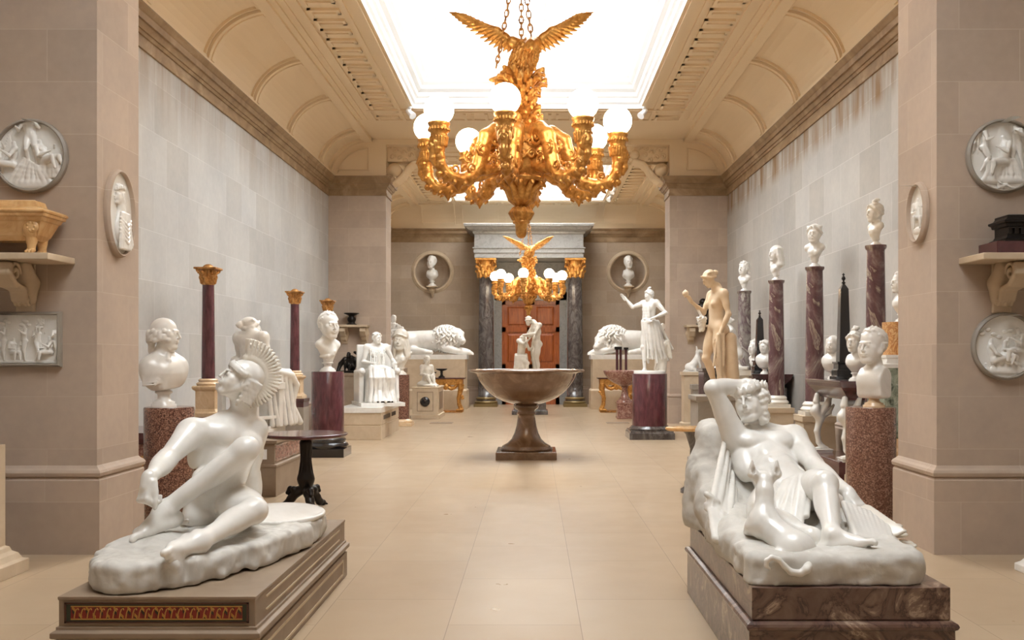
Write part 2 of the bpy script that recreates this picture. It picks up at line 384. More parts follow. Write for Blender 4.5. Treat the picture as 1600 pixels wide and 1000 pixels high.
# walls
for nm, x0, x1 in (('wall_left', XL-.3, XL), ('wall_right', XR, XR+.3)):
    b = MB(); b.box(x0, x1, Y0-.3, Y3+.3, 0, 7.2); struct(b.build(nm, M['wall'] if nm == 'wall_left' else M['wall_r']))
b = MB(); b.box(XL, XR, Y0-.3, Y0, 0, 7.2); struct(b.build('wall_near', M['endwall']))
b = MB(); b.box(XL, XR, Y3, Y3+.7, 0, 7.2); endwall = struct(b.build('wall_far', M['endwall']))
NICHES = ((wx(676, Y3), wz(425, Y3)), (wx(981, Y3), wz(425, Y3)))
for nx, nz in NICHES:      # round niches hollowed out of the end wall
    b = MB(); b.sphere((0,0,0), .56, 40, 24, (1, .8, 1)); cu = b.build('niche_cutter', None, loc=(nx, Y3, nz))
    md = endwall.modifiers.new('niche', 'BOOLEAN'); md.operation = 'DIFFERENCE'; md.object = cu; md.solver = 'EXACT'
    dg = bpy.context.evaluated_depsgraph_get(); me = bpy.data.meshes.new_from_object(endwall.evaluated_get(dg))
    endwall.modifiers.clear(); endwall.data = me; bpy.data.objects.remove(cu)
    b = MB(); pr = [(.56,.02),(.57,-.03),(.60,-.05),(.63,-.05),(.635,-.03),(.66,-.03),(.69,-.012),(.69,.02)]
    b.M = Matrix.Rotation(-pi/2, 4, 'X'); vs = []; n = 64
    for r, z in pr:
        for k in range(n): vs.append((r*cos(2*pi*k/n), r*sin(2*pi*k/n), z))
    b.add(vs, [(i*n+k, i*n+(k+1) % n, (i+1)*n+(k+1) % n, (i+1)*n+k) for i in range(len(pr)-1) for k in range(n)], True)
    struct(b.build('trim_niche', M['stone'], loc=(nx, Y3, nz)))

# piers with a moulded plinth and cornice
BASE = [(0,.035),(.575,.035),(.585,.03),(.6,.022),(.61,.04),(.635,.045),(.655,.035),(.67,.015),(.69,.0)]
CORN = [(ZC0,0),(ZC0,.025),(ZC0+.05,.03),(ZC0+.05,.015),(ZC0+.16,.015),(ZC0+.16,.035),(ZC0+.2,.05),(ZC0+.2,.07),(ZC0+.27,.1),(ZC0+.27,.13),(ZC0+.35,.135),(ZC0+.36,.15),(ZC0+.41,.19),(ZC1,.19),(ZC1+.005,0)]
k_ = 0
for (ya, yb) in PIER:
    for sd, x0, x1 in (('left', XL-.1, PL), ('right', PR, XR+.1)):
        k_ += 1; nm = 'wall_pier_%s_%s' % (sd, 'near' if ya < 10 else 'far')
        b = MB(); b.box(x0, x1, ya, yb, 0, ZC0); b.rect_loft(x0, x1, ya, yb, BASE); o = struct(b.build(nm, M['pier']))
        b = MB(); b.rect_loft(x0, x1, ya, yb, CORN); struct(b.build('trim_pier_cornice', M['cornice']))
        b = MB(); b.box(x0, x1, ya, yb, ZC1, ZT+.2); struct(b.build('wall_spandrel_'+sd, M['plaster']))
# beams across the hall at the piers
for (ya, yb) in PIER:
    b = MB(); b.box(PL, PR, ya, yb, ZT-.13, ZT+.2); b.box(PL+.9, PR-.9, ya-.03, yb+.03, ZT-.10, ZT-.06); b.box(PL+.95, PR-.95, ya+.12, yb-.12, ZT-.15, ZT-.13)
    struct(b.build('ceiling_beam', M['plaster']))
# wall skirting and cornices
def run_y(nm, prof, xw, sgn, y0, y1, m):
    b = MB(); poly = [(xw, prof[0][0])]+[(xw+sgn*o, z) for z, o in prof]+[(xw, prof[-1][0])]
    b.prism(poly, 'y', y0, y1); return struct(b.build(nm, m))
SK = [(0,.05),(.5,.05),(.52,.03),(.55,.04),(.58,0)]
bays = ((Y0, 7.5), (8.29, 22.18), (22.97, Y3))
for y0, y1 in bays:
    for nm, xw, sg in (('left', XL, 1), ('right', XR, -1)):
        run_y('baseboard_'+nm, SK, xw, sg, y0, y1, M['pier']); run_y('trim_cornice_'+nm, CORN, xw, sg, y0, y1, M['cornice'])
for nm, poly, yy in (('far', CORN, Y3), ('near', CORN, Y0)):
    sg = -1 if nm == 'far' else 1
    b = MB(); b.prism([(yy, poly[0][0])]+[(yy+sg*o, z) for z, o in poly]+[(yy, poly[-1][0])], 'x', XL, XR); struct(b.build('trim_cornice_'+nm, M['cornice']))
b = MB(); b.prism([(Y3, 0)]+[(Y3-o, z) for z, o in SK], 'x', XL, XR); struct(b.build('baseboard_far', M['pier']))

# coved ceiling of each bay
def cove_pt(t, zt, off=0):
    a, h = 1.02, zt-ZC1-.0
    return 3.55+(a-off)*cos(t)+.04, ZC1+(h-off)*sin(t)   # distance from the axis, height
def cove_band(b, sg, zt, y0, y1, t0, t1, off, n=14):
    """a slab of vault lying `off` below the shell"""
    o = []; 
    for i in range(n+1): o.append(cove_pt(t0+(t1-t0)*i/n, zt, off))
    i_ = [cove_pt(t0+(t1-t0)*i/n, zt, -.06) for i in range(n, -1, -1)]
    poly = [(XC+sg*x, z) for x, z in o+i_]
    b.prism(poly, 'y', y0, y1)
def lunette(nm, sg, zt, yy, d):
    """flat wall end under the cove with a sunk panel"""
    b = MB(); n = 16; pts = [cove_pt(pi/2*i/n, zt) for i in range(n+1)]
    def blk(s, t0, t1, e):
        cx, cz = 3.75, ZC1+.12
        P = [(XC+sg*(cx+(x-cx)*s), cz+(z-cz)*s) for x, z in pts]; P += [(XC+sg*(cx+(3.45-cx)*s), cz+(zt-cz)*s), (XC+sg*(cx+(3.45-cx)*s), cz+(ZC1-cz)*s)]
        b.prism(P, 'y', min(t0, t1), max(t0, t1))
    return b
SK_OPEN = {0: (1.6, 6.2), 1: (11.07, 19.42), 2: (24.3, 29.9)}
SW = 2.3
for bi, (y0, y1) in enumerate(bays):
    zt = ZT if bi == 1 else 6.42
    b = MB(); rib = MB()
    nr = 6 if bi == 1 else 3; cuts = {0: [1.6, 4.0, 6.4], 1: [9.27, 11.6, 13.9, 16.2, 18.5, 21.2], 2: [24.1, 26.5, 28.9, 30.4]}[bi]
    for sg in (-1, 1):
        cove_band(b, sg, zt, y0, y1, 0, pi/2, 0)
        cove_band(rib, sg, zt, y0, y1, 0, .16, .075, 4); cove_band(rib, sg, zt, y0, y1, .18, .21, .04, 2)
        cove_band(rib, sg, zt, y0, y1, 1.38, pi/2, .075, 4); cove_band(rib, sg, zt, y0, y1, 1.33, 1.36, .04, 2)
        for c_ in cuts:
            cove_band(rib, sg, zt, c_-.14, c_+.14, .16, 1.38, .075); cove_band(rib, sg, zt, c_-.20, c_-.17, .2, 1.34, .04); cove_band(rib, sg, zt, c_+.17, c_+.20, .2, 1.34, .04)
            cove_band(rib, sg, zt, c_-.06, c_+.06, .16, 1.38, .095)
        for yy, d in ((y0, 1), (y1, -1)):
            cove_band(rib, sg, zt, min(yy, yy+d*.16), max(yy, yy+d*.16), 0, pi/2, .05)
    # flat part round the skylight
    s0, s1 = SK_OPEN[bi]; e = 3.62
    for x0, x1, ya, yb in ((XC-e, XC-SW, y0, y1), (XC+SW, XC+e, y0, y1), (XC-SW, XC+SW, y0, s0), (XC-SW, XC+SW, s1, y1)):
        b.box(x0, x1, ya, yb, zt, zt+.15)
    struct(b.build('ceiling', M['plaster']))
    fr = MB()
    for sg in (-1, 1):
        for o0, o1, dz in ((2.35, 2.43, .04), (2.56, 2.62, .03), (3.2, 3.26, .03), (3.38, 3.42, .025), (3.5, 3.6, .03)):
            fr.box(min(XC+sg*o0, XC+sg*o1), max(XC+sg*o0, XC+sg*o1), max(s0-.9, y0), min(s1+.9, y1), zt-dz, zt+.01)
        y = max(s0-.75, y0+.2)
        while y < min(s1+.75, y1-.3):   # fretwork
            a, c2 = XC+sg*2.68, XC+sg*3.14; a, c2 = min(a, c2), max(a, c2)
            fr.box(a, c2, y, y+.06, zt-.04, zt+.01); fr.box(a+.06, c2, y+.16, y+.21, zt-.03, zt+.01); fr.box(a, a+.05, y, y+.3, zt-.035, zt+.01); fr.box(c2-.05, c2, y+.06, y+.21, zt-.03, zt+.01)
            y += .44
    for yy, d in ((s0, -1), (s1, 1)):
        for o0, o1, dz in ((.05, .13, .04), (.26, .32, .03), (.9, .96, .03)):
            fr.box(XC-3.26, XC+3.26, min(yy+d*o0, yy+d*o1), max(yy+d*o0, yy+d*o1), zt-dz+.001, zt+.01)
        x = XC-2.2
        while x < XC+2.1:
            ya = yy+d*.38 if d > 0 else yy-.84
            fr.box(x, x+.06, ya, ya+.46, zt-.04, zt+.01); fr.box(x+.16, x+.21, ya+.06, ya+.46, zt-.03, zt+.01); x += .44
    struct(fr.build('trim_ceiling_fret', M['plaster']))
    struct(rib.build('trim_cove_ribs', M['plaster']))
    # skylight: white stepped well, glazed at the top
    w = MB()
    prof = [(-.01,-.005),(.07,-.01),(.11,-.05),(.18,-.06),(.22,-.1),(.29,-.11),(.35,-.18),(.41,-.19),(.47,-.25),(.53,-.26),(.59,-.32),(.63,-.32),(1.22,-.33),(1.32,-.41),(1.42,-.42),(1.5,-.49),(1.7,-.5)]
    w.rect_loft(XC-SW, XC+SW, s0, s1, [(zt+z, o) for z, o in prof], cap=False, inward=True)
    w.rect_loft(XC-SW-.1, XC+SW+.1, s0-.1, s1+.1, [(zt+.02, 0), (zt+1.75, 0)], cap=False)
    struct(w.build('trim_skylight_well', M['white_paint']))
    g = MB(); g.box(XC-SW+.5, XC+SW-.5, s0+.5, s1-.5, zt+1.7, zt+1.72); struct(g.build('window_%d' % (bi+1), M['day']))
    g = MB(); nx = 5; ny = int((s1-s0)/1.1)
    for i in range(nx+1):
        x = XC-SW+.52+(2*SW-1.04)*i/nx; g.box(x-.03, x+.03, s0+.5, s1-.5, zt+1.62, zt+1.7)
    for i in range(ny+1):
        y = s0+.52+(s1-s0-1.04)*i/ny; g.box(XC-SW+.5, XC+SW-.5, y-.03, y+.03, zt+1.61, zt+1.69)
    struct(g.build('trim_glazing_bars_%d' % (bi+1), M['white_paint']))
    # coves across the ends of the outer bays
    if bi != 1:
        yy, d = (y1, -1) if bi == 2 else (y0, 1)
        q = MB(); n = 14
        P = [(yy+d*(1.06-1.02*cos(pi/2*i/n)-.02), ZC1+(zt-ZC1)*sin(pi/2*i/n)) for i in range(n+1)]+[(yy+d*1.1, zt+.1), (yy-d*.02, zt+.1)]
        q.prism(P, 'x', XL, XR)
        for x0, x1 in ((XL+1.1, XC-2.4), (XC-2.2, XC-1.0), (XC-.8, XC+.8), (XC+1.0, XC+2.2), (XC+2.4, XR-1.1)):
            for xa, xb, ta, tb in ((x0, x0+.05, .2, 1.3), (x1-.05, x1, .2, 1.3), (x0, x1, .2, .27), (x0, x1, 1.23, 1.3)):
                P = [(yy+d*(1.06-1.0*cos(ta+(tb-ta)*i/8)), ZC1+(zt-ZC1-.03)*sin(ta+(tb-ta)*i/8)) for i in range(9)]
                P += [(yy+d*(1.06-1.05*cos(tb-(tb-ta)*i/8)), ZC1+(zt-ZC1+.02)*sin(tb-(tb-ta)*i/8)) for i in range(9)]
                q.prism(P, 'x', xa, xb)
        struct(q.build('ceiling_end_cove', M['plaster']))
# sunk panels on the wall ends above the piers, facing the middle bay
for yy, d in ((22.18, -1), (8.29, 1)):
    for sg in (-1, 1):
        P = [cove_pt(.12+(pi/2-.25)*i/14, ZT, .2) for i in range(15)]; x_in = 3.66
        out = [(XC+sg*x, z) for x, z in P]+[(XC+sg*x_in, ZT-.2), (XC+sg*x_in, ZC1+.16), (XC+sg*P[0][0], ZC1+.16)]
        inn = []
        cx = sum(p[0] for p in out)/len(out); cz = sum(p[1] for p in out)/len(out)
        b = MB(); n = len(out)
        rings = [(1.0, 0), (1.0, -.035), (.95, -.035), (.92, -.012), (.90, -.012)]
        vs = []
        for s_, dd in rings: vs += [(cx+(x-cx)*s_, yy-d*dd, cz+(z-cz)*s_) for x, z in out]
        b.add(vs, [(i*n+k, i*n+(k+1) % n, (i+1)*n+(k+1) % n, (i+1)*n+k) for i in range(len(rings)-1) for k in range(n)])
        struct(b.build('trim_lunette_panel', M['plaster']))

# scrolled consoles under the far beam
def scroll_console(sg, yc, x_wall):
    root = empty('ceiling_console', (x_wall, yc, ZC1))
    c = Carve(.012); w = .30
    w = .2; path = [(0,-.14),(.2,-.06),(.36,.08),(.47,.25),(.6,.37),(.8,.44)]
    for dy in np.linspace(-w, w, 5): c.chain([(sg*x, dy, z) for x, z in path], [.05]*6, .02)
    def spiral(cx, cz, r0, turns, dirn, ph, r_t):
        pts = []; n = int(14*turns)
        for i in range(n+1):
            t = i/n; a = ph+dirn*2*pi*turns*t; r = r0*(1-t*.85); pts.append((cx+r*cos(a), cz+r*sin(a)))
        for dy in (-w-.01, w+.01): c.chain([(p[0], dy, p[1]) for p in pts], [r_t*(1-.4*i/n) for i in range(n+1)], .006)
        for dy in np.linspace(-w+.04, w-.04, 5): c.cone((cx, dy-.05, cz), (cx, dy+.05, cz), r0*.85, r0*.85, .01)
    spiral(sg*.18, .2, .18, 1.9, -sg, -pi/2, .03); spiral(sg*.78, .56, .12, 1.7, sg, -pi/2, .024)
    for (x, z, r) in ((.12,.52,.07),(.28,.5,.06),(.42,.44,.06),(.2,.66,.07),(.38,.62,.07),(.55,.56,.07),(.52,.7,.06),(.1,.74,.05),(.66,.72,.05)):
        for dy in (-w, w): c.chain([(sg*(x+r*cos(a_)*(1-a_/9)), dy, z+r*sin(a_)*(1-a_/9)) for a_ in np.linspace(0, 7, 12)], .014, .005)
    c.box((sg*.4, 0, .62), (.4, w*.9, .22), .01, .02)
    c.build('scroll', M['plaster'], root)
    root['kind'] = 'structure'; root.name = 'trim_console'
    return root
scroll_console(1, 22.58, PL); scroll_console(-1, 22.58, PR)

# ------------------------------------------------------------------ portico and door at the far end
PCX = wx(829, 29.7)
root = empty('door_portico', (PCX, Y3-.03, 0)); tag(root, 'grey marble door portico with tall entablature at the far end of the gallery', 'portico')
def part(mb, nm, m, **k): 
    mb_o = mb.build(nm, m, root, **k); return mb_o
b = MB(); yf = -1.72
b.box(-1.5, 1.45, -.5, 0, 4.58, 5.5); b.rect_loft(-1.72, 1.62, yf, -.34, [(4.58,0),(4.58,.0),(4.73,.0),(4.73,.03),(4.85,.03),(4.87,.06),(4.9,.06),(4.9,0),(5.3,0),(5.32,.04),(5.38,.06),(5.4,.12),(5.44,.2),(5.5,.24),(5.52,.3),(5.58,.32),(5.6,.3)])
part(b, 'entablature', M['grey_pale'])
for sx in (-1.38, 1.38):
    col = MB(); prof = [(.30,.18),(.30,.2),(.255,.33),(.25,.36)]+[(.25-.035*((z-.36)/3.6)**1.6, z) for z in np.linspace(.36, 3.96, 14)]+[(.235,3.97),(.235,4.0)]
    col.lathe(prof, 40, (sx, yf+.34, 0)); sh = part(col, 'column_shaft', M['grey_marble'])
    bs = MB(); bs.box(sx-.36, sx+.36, yf-.02, yf+.7, 0, .1)
    bs.lathe([(.34,.1),(.36,.13),(.34,.17),(.29,.18),(.29,.22),(.32,.24),(.31,.28),(.26,.3)], 40, (sx, yf+.34, 0)); bs.build('column_base', M['old_brass'], root)
    cp = Carve(.016); x0 = sx; y0 = yf+.34
    cp.cone((x0,y0,4.0), (x0,y0,4.45), .2, .24, .01); cp.box((x0,y0,4.545), (.33,.33,.035), .01, .01)
    for k in range(8):
        a = 2*pi*k/8; ca, sa = cos(a), sin(a)
        cp.chain([(x0+ca*.22,y0+sa*.22,4.02),(x0+ca*.25,y0+sa*.25,4.16),(x0+ca*.31,y0+sa*.31,4.21),(x0+ca*.32,y0+sa*.32,4.17)], [.06,.05,.03,.02], .01)
        a += pi/8; ca, sa = cos(a), sin(a)
        cp.chain([(x0+ca*.23,y0+sa*.23,4.1),(x0+ca*.25,y0+sa*.25,4.3),(x0+ca*.33,y0+sa*.33,4.36),(x0+ca*.34,y0+sa*.34,4.31)], [.05,.045,.03,.02], .01)
    for k in range(4):
        a = pi/4+pi/2*k; ca, sa = cos(a), sin(a); cp.chain([(x0+ca*.24,y0+sa*.24,4.35),(x0+ca*.33,y0+sa*.33,4.47),(x0+ca*.4,y0+sa*.4,4.5),(x0+ca*.41,y0+sa*.41,4.44),(x0+ca*.37,y0+sa*.37,4.43)], [.03,.03,.03,.028,.022], .008)
    cp.build('column_capital', M['gold'], root)
b = MB()   # marble lining round the door, and pilasters against the wall
for sx in (-1, 1):
    b.box(min(sx*1.16, sx*1.62), max(sx*1.16, sx*1.62), -.5, 0, 0, 4.58)
    b.box(min(sx*.93, sx*1.16), max(sx*.93, sx*1.16), -.22, 0, 0, 3.62)
b.box(-1.16, 1.16, -.22, 0, 3.36, 3.62); b.box(-1.25, 1.25, -.32, 0, 3.62, 3.72); b.box(-1.16, 1.16, -.3, 0, 3.72, 4.58)
part(b, 'surround', M['grey_pale'])
dr = empty('door_1', (PCX, Y3-.06, 0)); struct(dr)
for sx in (-1, 1):
    lf = MB(); x0, x1 = (-.93, -.005) if sx < 0 else (.005, .93)
    lf.box(x0, x1, -.05, .05, 0, 3.36)
    rails = [(x0, x0+.12, 0, 3.36), (x1-.12, x1, 0, 3.36), (x0, x1, 0, .22), (x0, x1, 1.12, 1.3), (x0, x1, 2.34, 2.5), (x0, x1, 3.22, 3.36)]
    for a, c_, z0, z1 in rails: lf.box(a, c_, -.09, -.04, z0, z1)
    leaf = lf.build('door_leaf', M['wood'], dr)
    for z0, z1 in ((.22, 1.12), (1.3, 2.34), (2.5, 3.22)):
        pn = MB(); pn.rect_loft(0, 1, 0, 1, [(0,0)]) if False else None
        a, c_ = x0+.17, x1-.17; zz0, zz1 = z0+.05, z1-.05
        pn.add([(a,-.045,zz0),(c_,-.045,zz0),(c_,-.045,zz1),(a,-.045,zz1),(a+.06,-.08,zz0+.06),(c_-.06,-.08,zz0+.06),(c_-.06,-.08,zz1-.06),(a+.06,-.08,zz1-.06)],
               [(0,1,5,4),(1,2,6,5),(2,3,7,6),(3,0,4,7),(4,5,6,7)])
        pn.build('door_panel', M['wood'], leaf)
    kn = MB(); kn.sphere((sx*.07, -.12, 1.2), .03, 12, 8); kn.build('door_knob', M['gold'], leaf)
# ------------------------------------------------------------------ carved people: anatomy from joints
def head_carve(c, Mt, hair='short', face=True, fem=False, bald=False, seed=0):
    """head about its centre; +Y out of the face, +Z crown, 0.23 m chin to crown at scale 1"""
    old = c.M; c.M = Mt; rnd = random.Random(seed)
    c.ell((0, -.014, .036), (.074, .094, .083), .02); c.ell((0, .022, -.028), (.059, .063, .078), .03)
    c.ell((0, .062, -.090), (.024, .02, .02), .025)
    for s in (-1, 1):
        c.cone((s*.054, -.004, -.035), (s*.024, .056, -.089), .022, .019, .025)    # jaw
        c.ell((s*.034, .056, -.034), (.027, .026, .034), .025)                     # cheek
        c.ell((s*.044, .058, -.008), (.017, .016, .014), .02)                      # cheekbone
        c.cone((s*.008, .090, .024), (s*.038, .079, .027), .0058, .005, .014)     # brow
    if face:
        for s in (-1, 1):
            c.ell((s*.030, .099, .005), (.016, .0145, .0105), .012, 's')
            c.ball((s*.030, .0755, .005), .0135, .004)
            c.cone((s*.016, .0885, .0125), (s*.043, .0805, .0125), .0036, .0036, .004)
            c.cone((s*.016, .0865, -.0035), (s*.042, .0805, -.003), .0026, .0026, .004)
        c.cone((0, .090, .024), (0, .107, -.020), .0065, .009, .009)
        c.ball((0, .109, -.024), .0082, .006)
        for s in (-1, 1): c.ball((s*.010, .098, -.027), .0066, .005)
        c.ell((0, .082, -.047), (.024, .012, .016), .014)
        c.ell((0, .0905, -.0485), (.021, .0075, .0045), .005); c.ell((0, .0885, -.0605), (.017, .0078, .0055), .005)
        c.cone((-.021, .087, -.0542), (.021, .087, -.0542), .002, .002, .003, 's')
        for s in (-1, 1):
            c.ell((s*.075, -.008, -.002), (.009, .02, .031), .006); c.ell((s*.084, -.002, .002), (.006, .01, .018), .004, 's')
    def curls(n, rr, zmin=.0, ymax=.075, k=.006, ex=1.0):
        for i in range(n):
            u = 1-2*(i+.5)/n; a = i*2.39996+rnd.random()*.3; r = math.sqrt(1-u*u); x, y, z = .078*r*cos(a), .097*r*sin(a), .087*u
            if z < zmin-.075 or (z < zmin-.03 and y > -.03): continue
            if z < .062 and y > .035-(.05 if z < .02 else 0): continue
            if z >= .062 and y > ymax: continue
            q = rr*rnd.uniform(.75, 1.2)
            p = (x*ex, y*ex-.014, z*ex+.036)
            c.ball(p, q, k)
            t = V((-y, x, -.04+rnd.uniform(-.05, .05))); t = t.normalized()*q*1.5*(1 if i % 2 else -1); c.cone(p, (p[0]+t.x, p[1]+t.y, p[2]+t.z), q*.8, q*.45, k)
    if hair == 'short':
        c.ell((0, -.024, .05), (.077, .092, .077), .01); curls(300, .0105, .0)
    elif hair == 'curls':
        c.ell((0, -.026, .05), (.08, .094, .08), .01); curls(230, .0145, -.02, ex=1.05)
        for s in (-1, 1):
            for i in range(5): c.ball((s*.078, -.02-.012*i, -.01-.016*i), .015, .006)
    elif hair == 'side':      # bald crown, rolled hair over the ears and a queue behind
        for s in (-1, 1):
            for j in range(30): a = .1+2.7*(j % 10)/9; q = (s*(.078*sin(a)+.006), .02-.05*(a-.5), .02-.022*(j//10)+.006*sin(j*2.1)); q = (s*.084*sin(min(a+.75, 2.9)), .094*cos(min(a+.75, 2.9))-.014, .015-.024*(j//10)+.008*sin(j*2.1)); c.ball(q, .0165, .009); c.cone(q, (q[0]*1.02, q[1]-.012, q[2]-.01), .014, .011, .008)
        c.cone((0, -.09, -.01), (0, -.105, -.12), .03, .018, .02)
    elif hair == 'bun':
        c.ell((0, -.026, .05), (.079, .092, .078), .01)
        for i in range(7):
            a = -1.2+i*.4; c.chain([(.07*sin(a), .07*cos(a)-.02, .075), (.085*sin(a), .02*cos(a)-.02, .09), (.05*sin(a), -.08, .06)], [.012,.015,.014], .008)
        for s in (-1, 1): c.chain([(s*.02, .078, .085), (s*.062, .045, .052), (s*.08, -.01, .012), (s*.05, -.08, -.005), (0, -.11, .01)], [.014,.018,.02,.02,.02], .01)
        c.ball((0, -.125, .03), .04, .01); c.cone((0, -.16, .03), (0, -.13, .05), .015, .025, .008)
    elif hair == 'topknot':
        c.ell((0, -.026, .05), (.08, .094, .08), .01); curls(200, .013, .0)
        for s in (-1, 1): c.chain([(s*.02, .078, .085), (s*.066, .045, .05), (s*.082, -.01, .01), (s*.05, -.08, -.01)], [.016,.02,.02,.02], .01)
        for i in range(9): a = i*.7; c.ball((.028*cos(a), -.02+.028*sin(a), .14+.004*i), .02, .008)
        c.cone((0, -.09, -.0), (.0, -.07, -.12), .025, .02, .02)
    elif hair == 'wreath':
        c.ell((0, -.026, .05), (.079, .094, .079), .01); curls(220, .013, -.01)
        for i in range(22):
            a = 2*pi*i/22; p = (.088*cos(a), .1*sin(a)-.01, .055+.02*cos(2*a)+.012*sin(a)); c.cone(p, (p[0]*1.15, p[1]*1.15, p[2]+.025), .016, .006, .006)
        for i in range(10): a = i/10*pi+pi; c.ball((.06*cos(a), .08*sin(a)-.04, -.06-.01*(i % 3)), .018, .008)
    elif hair == 'veil':
        c.ell((0, -.03, .045), (.086, .1, .09), .012)
        for i in range(9):
            a = pi+(i-4)*.42+pi/2; x, y = .082*sin(a-pi/2+pi)*1, 0
        for i in range(11):
            a = -2.0+i*.4; c.chain([(.075*sin(a), -.02-.085*cos(a), .07), (.088*sin(a), -.03-.09*cos(a), -.03), (.1*sin(a), -.04-.075*cos(a), -.16)], [.022,.022,.022], .015)
    elif hair == 'helmet':
        c.ell((0, -.02, .055), (.088, .108, .09), .008); c.chain([(-.08,.03,.04),(-.05,.085,.06),(0,.105,.075),(.05,.085,.06),(.08,.03,.04)], .011, .006)
        for i in range(12): a = -2.3+i*.42; c.chain([(.075*sin(a), -.02-.08*cos(a), .0), (.09*sin(a), -.03-.08*cos(a), -.1), (.1*sin(a), -.03-.06*cos(a), -.19)], [.018,.022,.016], .008)
    elif hair == 'long':
        c.ell((0, -.026, .05), (.08, .094, .08), .01)
        for i in range(13): a = -2.2+i*.37; c.chain([(.06*sin(a), -.02-.06*cos(a), .1), (.083*sin(a), -.02-.09*cos(a), .04), (.09*sin(a), -.03-.085*cos(a), -.06), (.07*sin(a), -.03-.07*cos(a), -.13)], [.014,.018,.018,.012], .007)
    c.M = old

def hand_carve(c, wrist, dirn, back, side, curl=(.3,.4,.3), thumb=.6, sc=1.0, splay=.05):
    """side +1 right, -1 left; back = direction the back of the hand faces"""
    old = c.M; c.M = frame(wrist, dirn, back, sc); k = .006
    c.cone((0, -.01, 0), (0, .03, 0), .026, .027, .02)
    c.box((0, .05, 0), (.037, .042, .0135), .012, .014)
    for i, (x, L, r) in enumerate(((-.029,.078,.0096), (-.0095,.086,.0099), (.0105,.08,.0094), (.029,.064,.0084))):
        x *= side; p = V((x, .086-abs(x+.005*side)*.15, 0)); a = 0; sp = x*splay/.03
        c.ball((x, .082, .003), r*1.15, k)
        for j, f in enumerate((.45, .3, .25)):
            a += curl[j]*(1+.12*i); q = p+V((sin(sp)*L*f, cos(a)*L*f, -sin(a)*L*f)); c.cone(p, q, r*(1-.1*j), r*(.94-.1*j), .004); p = q
    x = -side*.03; p0 = V((x*.8, .015, -.006)); p1 = p0+V((-side*.026*thumb*1.2, .034, -.012)); p2 = p1+V((-side*.014*thumb, .032, -.008)); p3 = p2+V((side*.002, .026, -.006))
    c.cone(p0, p1, .017, .013, .012); c.cone(p1, p2, .0125, .0105, .006); c.cone(p2, p3, .0105, .0085, .004)
    c.M = old

def foot_carve(c, ankle, toe, up, side, sc=1.0):
    """ankle joint, toe direction, direction away from the sole"""
    old = c.M; c.M = frame(ankle, toe, up, sc)
    c.ball((0, 0, 0), .036, .02); c.ell((0, -.04, -.045), (.031, .034, .032), .03); c.cone((0, 0, -.005), (-side*.012, .09, -.042), .036, .026, .04)
    c.cone((side*.018, -.03, -.058), (side*.026, .1, -.062), .022, .019, .03); c.cone((-side*.018, -.02, -.05), (-side*.024, .115, -.056), .02, .022, .03)
    c.ell((0, .1, -.058), (.045, .035, .02), .02)
    for s in (-1, 1): c.ball((s*.031, -.002, -.004), .014, .012)
    for i, (x, L, r) in enumerate(((-.030,.06,.0145), (-.010,.06,.0105), (.006,.054,.0098), (.020,.045,.0092), (.033,.036,.0088))):
        y = .128-.012*i; c.cone((side*x, y-.012, -.054), (side*x, y+L*.5, -.057), r*1.02, r*.95, .006); c.ball((side*x, y+L*.62, -.064), r*.96, .005)
    c.M = old

def limb(c, a, b, ra, rb, k=.03, bulge=None):
    c.cone(a, b, ra, rb, k)
    if bulge:
        for t0, t1, off, r in bulge:
            a_, b_ = V(a), V(b); p = a_.lerp(b_, t0)+V(off); q = a_.lerp(b_, t1)+V(off); m = (p+q)/2
            c.cone(p, m, r*.75, r, k); c.cone(m, q, r, r*.7, k)

